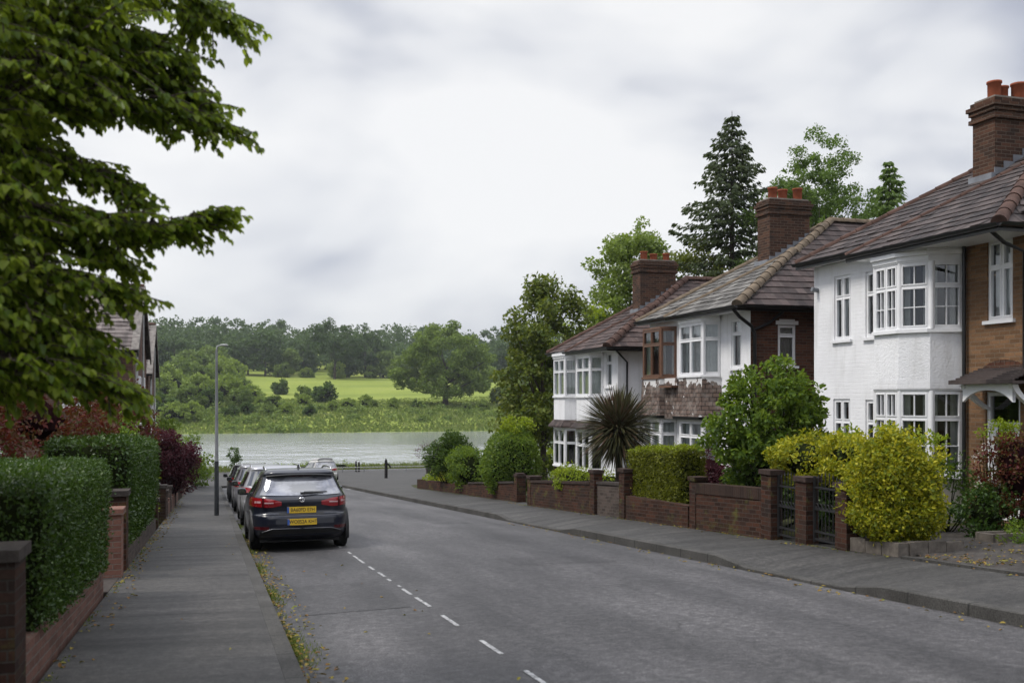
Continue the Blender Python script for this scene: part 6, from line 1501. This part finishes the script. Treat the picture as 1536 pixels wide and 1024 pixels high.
# ------------------------------------------------------------------ the far bank
def far_bank():
    g = np.random.default_rng(71)
    # riverside near bank: rough grass and the small tree
    n = 9000; x = -45+g.random(n)*95; y = 113+g.random(n)*16; z = np.array([lerp_tab(PROFILE, q) for q in y])
    k = np.minimum(1, .35+.65*(noise3(np.c_[x, y, x*0], .35, 3)*.5+.5))
    o = leaf_obj('bank_grass', np.c_[x, y, z-.02], unit(np.c_[g.normal(size=n)*.3, g.normal(size=n)*.3, np.ones(n)]), rdir(g, n), (.25+.45*g.random(n))*k, .10, 'blade', M['verge']); tag(o, 'rough yellow-green grass along the near river bank', 'grass', kind='stuff')
    b = foot(352, 116); tree('young_tree', 'small slender tree at the water edge beyond the parked cars', 'tree', b, 3.0, [(0, 0, 1.9, .75, .75, .95), (.1, 0, 1.0, .6, .6, .6)], 'lf_mid', 40, .3, 1500, .16, .05, 10, seed=72)
    b = foot(512, 117); bush('bush', 'low scrubby bush on the near bank left of the paired posts', 'bush', b, 1.6, 1.0, 'lf_scrub', 1200, .16, ells=[(-3.5, 0, .4, 1.8, 1, .4), (0, 0, .45, 1.6, 1, .42), (-6.5, 0, .3, 1.6, 1, .35)], ncl=30, clr=.4, seed=73, corescale=.4)
    b = foot(650, 112); tree('bare_tree', 'thin purplish bare-twigged small tree leaning over the water at the right', 'tree', b, 3.4, [(0, 0, 2.1, 2.3, 1.6, 1.2)], 'lf_copper', 60, .5, 900, .13, .06, 30, seed=74)
    b = foot(300, 88); bush('shrub', 'low green shrub at the river end of the left footway', 'shrub', b, 1.2, 1.6, 'lf_shrub', 1800, .16, ells=[(-1.2, 0, .8, 1.8, 1.4, .8)], ncl=30, clr=.4, seed=75)
    # reeds and rank growth at the far water line
    N_ = 60000; x = -170+g.random(N_)*420; y = 256+g.random(N_)**1.4*78; z = np.array([ground_z(a, b_) for a, b_ in zip(x, y)])
    k = .45+.55*(noise3(np.c_[x, y*1.6, x*0], .11, 5)*.5+.5)+.25*noise3(np.c_[x, y, x*0], .5, 9)
    hh = np.clip((1.2+1.8*g.random(N_))*k*np.clip(1.25-(y-256)/85, .35, 1), .3, 4)
    o = leaf_obj('reeds', np.c_[x, y, z-.1], unit(np.c_[g.normal(size=N_)*.28, g.normal(size=N_)*.28, np.ones(N_)]), unit(rdir(g, N_)*.5+np.array([0, -1, .3])), hh, .75, 'quad', M['reed']); tag(o, 'pale rank grasses and reeds along the far river bank', 'reeds', kind='stuff')
    # low green growth between the reeds
    P = []; O_ = []
    for _ in range(420):
        x = -150+g.random()*380; y = 257+g.random()**1.6*38; z = ground_z(x, y); r = .9+1.5*g.random(); m_ = 62
        if noise3(np.array([[x, y*1.5, 0.0]]), .07, 8)[0] < -.25: continue
        d_ = rdir(g, m_); d_[:, 2] = np.abs(d_[:, 2]); P.append(np.array([x, y, z])+d_*np.array([r*1.5, r, r*(.8+.6*g.random())])*(.6+.4*g.random((m_, 1)))); O_.append(d_)
    P = np.concatenate(P); O_ = np.concatenate(O_); n = len(P)
    o = leaf_obj('undergrowth', P, unit(rdir(g, n)+O_*.5), unit(rdir(g, n)*.8+O_+np.array([0, 0, .4])), .8*(.6+.8*g.random(n)), .5, 'quad', M['lf_wood2']); tag(o, 'low dark green brambles and sallow clumps among the far bank reeds', 'undergrowth', kind='stuff')
    # lone oak
    b = foot(668, 300); pm = px_m(b); h = top_h(b, 480); r = 78/pm
    tree('oak_tree', 'broad spreading solitary oak in the meadow across the river', 'tree', b, h, [(0, 0, h*.60, r*.78, r*.7, h*.30), (-r*.5, 0, h*.42, r*.5, r*.6, h*.25), (r*.5, 0, h*.45, r*.5, r*.6, h*.26), (0, 0, h*.84, r*.42, r*.4, h*.16), (0, 0, h*.28, r*.95, r*.8, h*.16), (0, -4, h*.2, r*.8, r*.5, h*.1)], 'lf_oak', 240, 1.9, 34000, .72, .9, 40, seed=76, outer=.5, th=h*.5)
    # woodland mass, one sheet of crowns
    P = []; D = []; Nn = []; Lh = []
    def crown_block(x, y, h, r, n, cl, seedless=0):
        zb = ground_z(x, y); p, o, _ = crown_points(g, [(0, 0, h*.60, r, r, h*.38), (r*.3*g.normal(), r*.3*g.normal(), h*.8, r*.6, r*.6, h*.2), (0, 0, h*.3, r*.9, r*.9, h*.3)], cl, r*.36, n, .6)
        P.append(p+np.array([x, y, zb])); D.append(unit(rdir(g, n)+o*.5)); Nn.append(unit(rdir(g, n)*.8+o+np.array([0, 0, .4])))
        Lh.append(np.full(n, 1.45)*(.6+.8*g.random(n)))
    for row, (y0, hh) in enumerate(((512, 17), (535, 18), (560, 19), (590, 20), (625, 20), (665, 20))):
        x = -260+g.random()*8
        while x < 420:
            crown_block(x, y0+g.normal()*6, hh*(.72+.5*g.random()), 6.4*(.8+.5*g.random()), 560, 40); x += 8.5+4*g.random()
    P_ = np.concatenate(P); D_ = np.concatenate(D); N2 = np.concatenate(Nn); Ll = np.concatenate(Lh)
    o = leaf_obj('woodland', P_, D_, N2, Ll, Ll*.8, 'quad', M['lf_wood']); tag(o, 'dense mixed woodland covering the hillside beyond the meadow', 'woodland', kind='stuff')
    # trees of the wood edge
    protos = []
    for i, (m, hgt, rr) in enumerate((('lf_wood', 17, 6.5), ('lf_wood2', 13, 6), ('lf_wood', 21, 7.5))):
        protos.append(tree('woodland_tree', 'rounded tree on the front edge of the distant wood', 'tree', (0, 0, 0), hgt, [(0, 0, hgt*.6, rr, rr, hgt*.36), (rr*.3, 0, hgt*.8, rr*.6, rr*.6, hgt*.2), (0, 0, hgt*.32, rr*.95, rr, hgt*.28)], m, 70, 2.1, 4200, 1.2, .5, 10, 'trees along the front edge of the distant wood', seed=80+i))
    used = set()
    def place(o_, i, x, y, sc, rot):
        if i in used: o_ = copy_tree(o_)
        used.add(i); o_.location = (x, y, ground_z(x, y)-.2); o_.scale = (sc, sc, sc*(.9+.2*g.random())); o_.rotation_euler = (0, 0, rot); return o_
    for k, px in enumerate((232, 262, 288, 318, 345, 372, 398, 428, 455, 520, 548, 575, 600, 745, 765, 790, 826, 870)):
        Y = 478+g.normal()*10+(-45 if px < 330 else 0); p = at(px, 560, Y); i = (k*2+(k//3)) % 3
        place(protos[i], i, p.x, Y, .78+.35*g.random(), g.random()*6)
    b = foot(502, 455); h = top_h(b, 478)
    tree('woodland_tree', 'tallest dark domed tree standing forward of the distant wood', 'tree', b, h, [(0, 0, h*.66, 11.5, 9, h*.30), (-5, 0, h*.5, 8, 8, h*.22), (5, 0, h*.48, 7, 8, h*.22)], 'lf_wood', 90, 2.3, 8000, 1.0, .6, 12, seed=84)
    # scrub on the far bank
    sp = []
    for i, (m, lab) in enumerate((('lf_scrub', 'pale green willow scrub on the far bank'), ('lf_mid', 'dark green thorn scrub on the far bank'), ('lf_wood2', 'mid green bushy scrub on the far bank'))):
        sp.append(bush('scrub_bush', lab, 'bush', (0, 0, 0), 3.4, 6, m, 2600, .6, ells=[(0, 0, 3.0, 3.2, 3, 2.6), (1.6, 0, 2.0, 2.4, 2.2, 1.8), (-1.8, .5, 2.3, 2.2, 2, 2.0)], ncl=44, clr=1.0, seed=90+i, corescale=.5, kind='quad', group=('pale willow scrub bushes', 'dark thorn scrub bushes', 'mid green scrub bushes')[i], stems=0))
    used2 = set()
    def put(i, px, Y, sc):
        o_ = sp[i]
        if i in used2: o_ = copy_tree(o_)
        used2.add(i); p = at(px, 600, Y); o_.location = (p.x, Y, ground_z(p.x, Y)-.3); o_.scale = (sc*(.9+.3*g.random()), sc, sc*(.85+.4*g.random())); o_.rotation_euler = (0, 0, g.random()*6)
    for i, px, Y, sc in ((1, 246, 275, 1.1), (0, 262, 268, .9), (2, 280, 285, 1.25), (0, 300, 300, 1.3), (1, 318, 288, 1.0), (0, 340, 305, 1.35), (2, 362, 290, 1.1), (0, 376, 312, 1.0), (2, 300, 350, 1.6), (0, 255, 330, 1.5), (2, 270, 380, 1.8), (0, 330, 372, 1.7), (2, 362, 356, 1.1), (0, 240, 300, 1.4), (0, 350, 400, 1.7), (2, 300, 425, 1.9), (0, 392, 296, .55), (1, 345, 275, .6),
                         (1, 421, 360, .95), (2, 455, 312, .75), (1, 488, 306, 1.15), (0, 455, 295, .6), (0, 522, 290, .6), (0, 548, 292, .6), (2, 560, 295, .45), (0, 500, 282, .5), (1, 465, 275, .5), (0, 430, 278, .6), (2, 400, 276, .55), (0, 590, 290, .55),
                         (0, 505, 466, 1.3), (2, 556, 468, .9), (0, 590, 466, 1.1), (0, 460, 466, .9), (2, 425, 464, 1.2), (2, 752, 300, 1.1), (0, 770, 292, 1.2), (1, 790, 310, 1.4), (2, 815, 300, 1.5), (0, 735, 440, 1.4), (2, 780, 430, 1.6), (1, 625, 292, .5), (2, 700, 285, .45), (0, 725, 288, .6), (2, 410, 285, .8), (1, 372, 278, .6), (0, 290, 270, .75), (2, 230, 330, 1.8), (2, 215, 300, 1.7), (0, 205, 280, 1.3)): put(i, px, Y, sc)
far_bank()
# ------------------------------------------------------------------ sky, sun, camera
SUN_EL, SUN_AZ = 54.0, 278.0      # azimuth measured clockwise from +Y
def world():
    w = bpy.data.worlds.new('World'); SC.world = w; w.use_nodes = True; nt = w.node_tree
    for n in list(nt.nodes): nt.nodes.remove(n)
    out = nt.nodes.new('ShaderNodeOutputWorld')
    sky = nt.nodes.new('ShaderNodeTexSky'); sky.sky_type = 'NISHITA'; sky.sun_disc = False; sky.sun_elevation = R(SUN_EL); sky.sun_rotation = R(SUN_AZ)
    b1 = nt.nodes.new('ShaderNodeBackground'); b1.inputs[1].default_value = .08; L(nt, sky.outputs[0], b1.inputs[0])
    tc = nt.nodes.new('ShaderNodeTexCoord').outputs['Generated']; sp = nt.nodes.new('ShaderNodeSeparateXYZ'); L(nt, tc, sp.inputs[0])
    n1 = noise(nt, mapping(nt, tc, (1.6, 1.6, 4.2), (0, R(-7), 0), (.3, 0, 0)), 1.0, 4, .5, .35)
    n2 = noise(nt, mapping(nt, tc, (3.6, 3.6, 7.5), (0, R(-5), .4), (.3, 0, 0)), 1.0, 4, .48, .4)
    f = math_n(nt, 'ADD', math_n(nt, 'MULTIPLY', n1, .72), math_n(nt, 'MULTIPLY', n2, .28))
    c = ramp(nt, f, [(.415, (.18, .198, .255)), (.48, (.325, .34, .39)), (.54, (.50, .508, .528)), (.60, (.585, .586, .59))])
    # a thick overcast is brighter overhead than near the horizon
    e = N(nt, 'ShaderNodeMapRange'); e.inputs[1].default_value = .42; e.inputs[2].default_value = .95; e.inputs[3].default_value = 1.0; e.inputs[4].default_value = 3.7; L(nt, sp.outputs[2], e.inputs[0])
    h = ramp(nt, sp.outputs[2], [(.0, (.80, .82, .85)), (.16, (0, 0, 0))])
    hm = N(nt, 'ShaderNodeMapRange'); hm.inputs[1].default_value = .0; hm.inputs[2].default_value = .14; hm.inputs[3].default_value = .75; hm.inputs[4].default_value = 0; L(nt, sp.outputs[2], hm.inputs[0])
    c = mix(nt, hm.outputs[0], c, (.50, .506, .518))
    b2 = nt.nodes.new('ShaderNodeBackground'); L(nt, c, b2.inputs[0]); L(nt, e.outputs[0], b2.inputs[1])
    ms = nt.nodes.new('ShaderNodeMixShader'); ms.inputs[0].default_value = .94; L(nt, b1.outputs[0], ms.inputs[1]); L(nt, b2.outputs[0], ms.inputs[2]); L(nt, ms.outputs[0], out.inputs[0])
world()
sun = bpy.data.lights.new('sun', 'SUN'); sun.energy = 1.5; sun.angle = R(14); sun.color = (1, .95, .87)
so = bpy.data.objects.new('sun', sun); COL.objects.link(so)
d = V((math.sin(R(SUN_AZ))*math.cos(R(SUN_EL)), math.cos(R(SUN_AZ))*math.cos(R(SUN_EL)), math.sin(R(SUN_EL))))
so.rotation_euler = d.to_track_quat('Z', 'Y').to_euler(); so.location = (0, 0, 30)
# thin summer haze over the valley
mb = MB(); mb.box(-1700, 1800, -80, 2600, -9.8, 75); hz_box = mb.build('haze', []); m = bpy.data.materials.new('haze'); m.use_nodes = True; nt = m.node_tree; nt.nodes.remove(nt.nodes['Principled BSDF'])
pv = nt.nodes.new('ShaderNodeVolumePrincipled'); pv.inputs['Color'].default_value = (.88, .93, .98, 1); pv.inputs['Density'].default_value = .00015; pv.inputs['Anisotropy'].default_value = .3
L(nt, pv.outputs[0], nt.nodes['Material Output'].inputs['Volume']); hz_box.data.materials.append(m); tag(hz_box, 'thin pale haze filling the river valley', 'haze', kind='stuff')
cam = bpy.data.cameras.new('camera'); co = bpy.data.objects.new('camera', cam); COL.objects.link(co)
co.location = (0, 0, EYE); co.rotation_euler = (R(90), 0, -TH); cam.sensor_width = 36; cam.lens = 36*FPX/1536; cam.shift_y = (HOR-512)/1536
cam.clip_start = .1; cam.clip_end = 6000
cam.dof.use_dof = True; cam.dof.focus_distance = 26; cam.dof.aperture_fstop = 2.2
SC.camera = co
SC.view_settings.view_transform = 'Standard'; SC.view_settings.look = 'None'; SC.view_settings.exposure = .72; SC.view_settings.gamma = 1
SC.cycles.max_bounces = 8; SC.cycles.transparent_max_bounces = 12; SC.cycles.use_adaptive_sampling = True
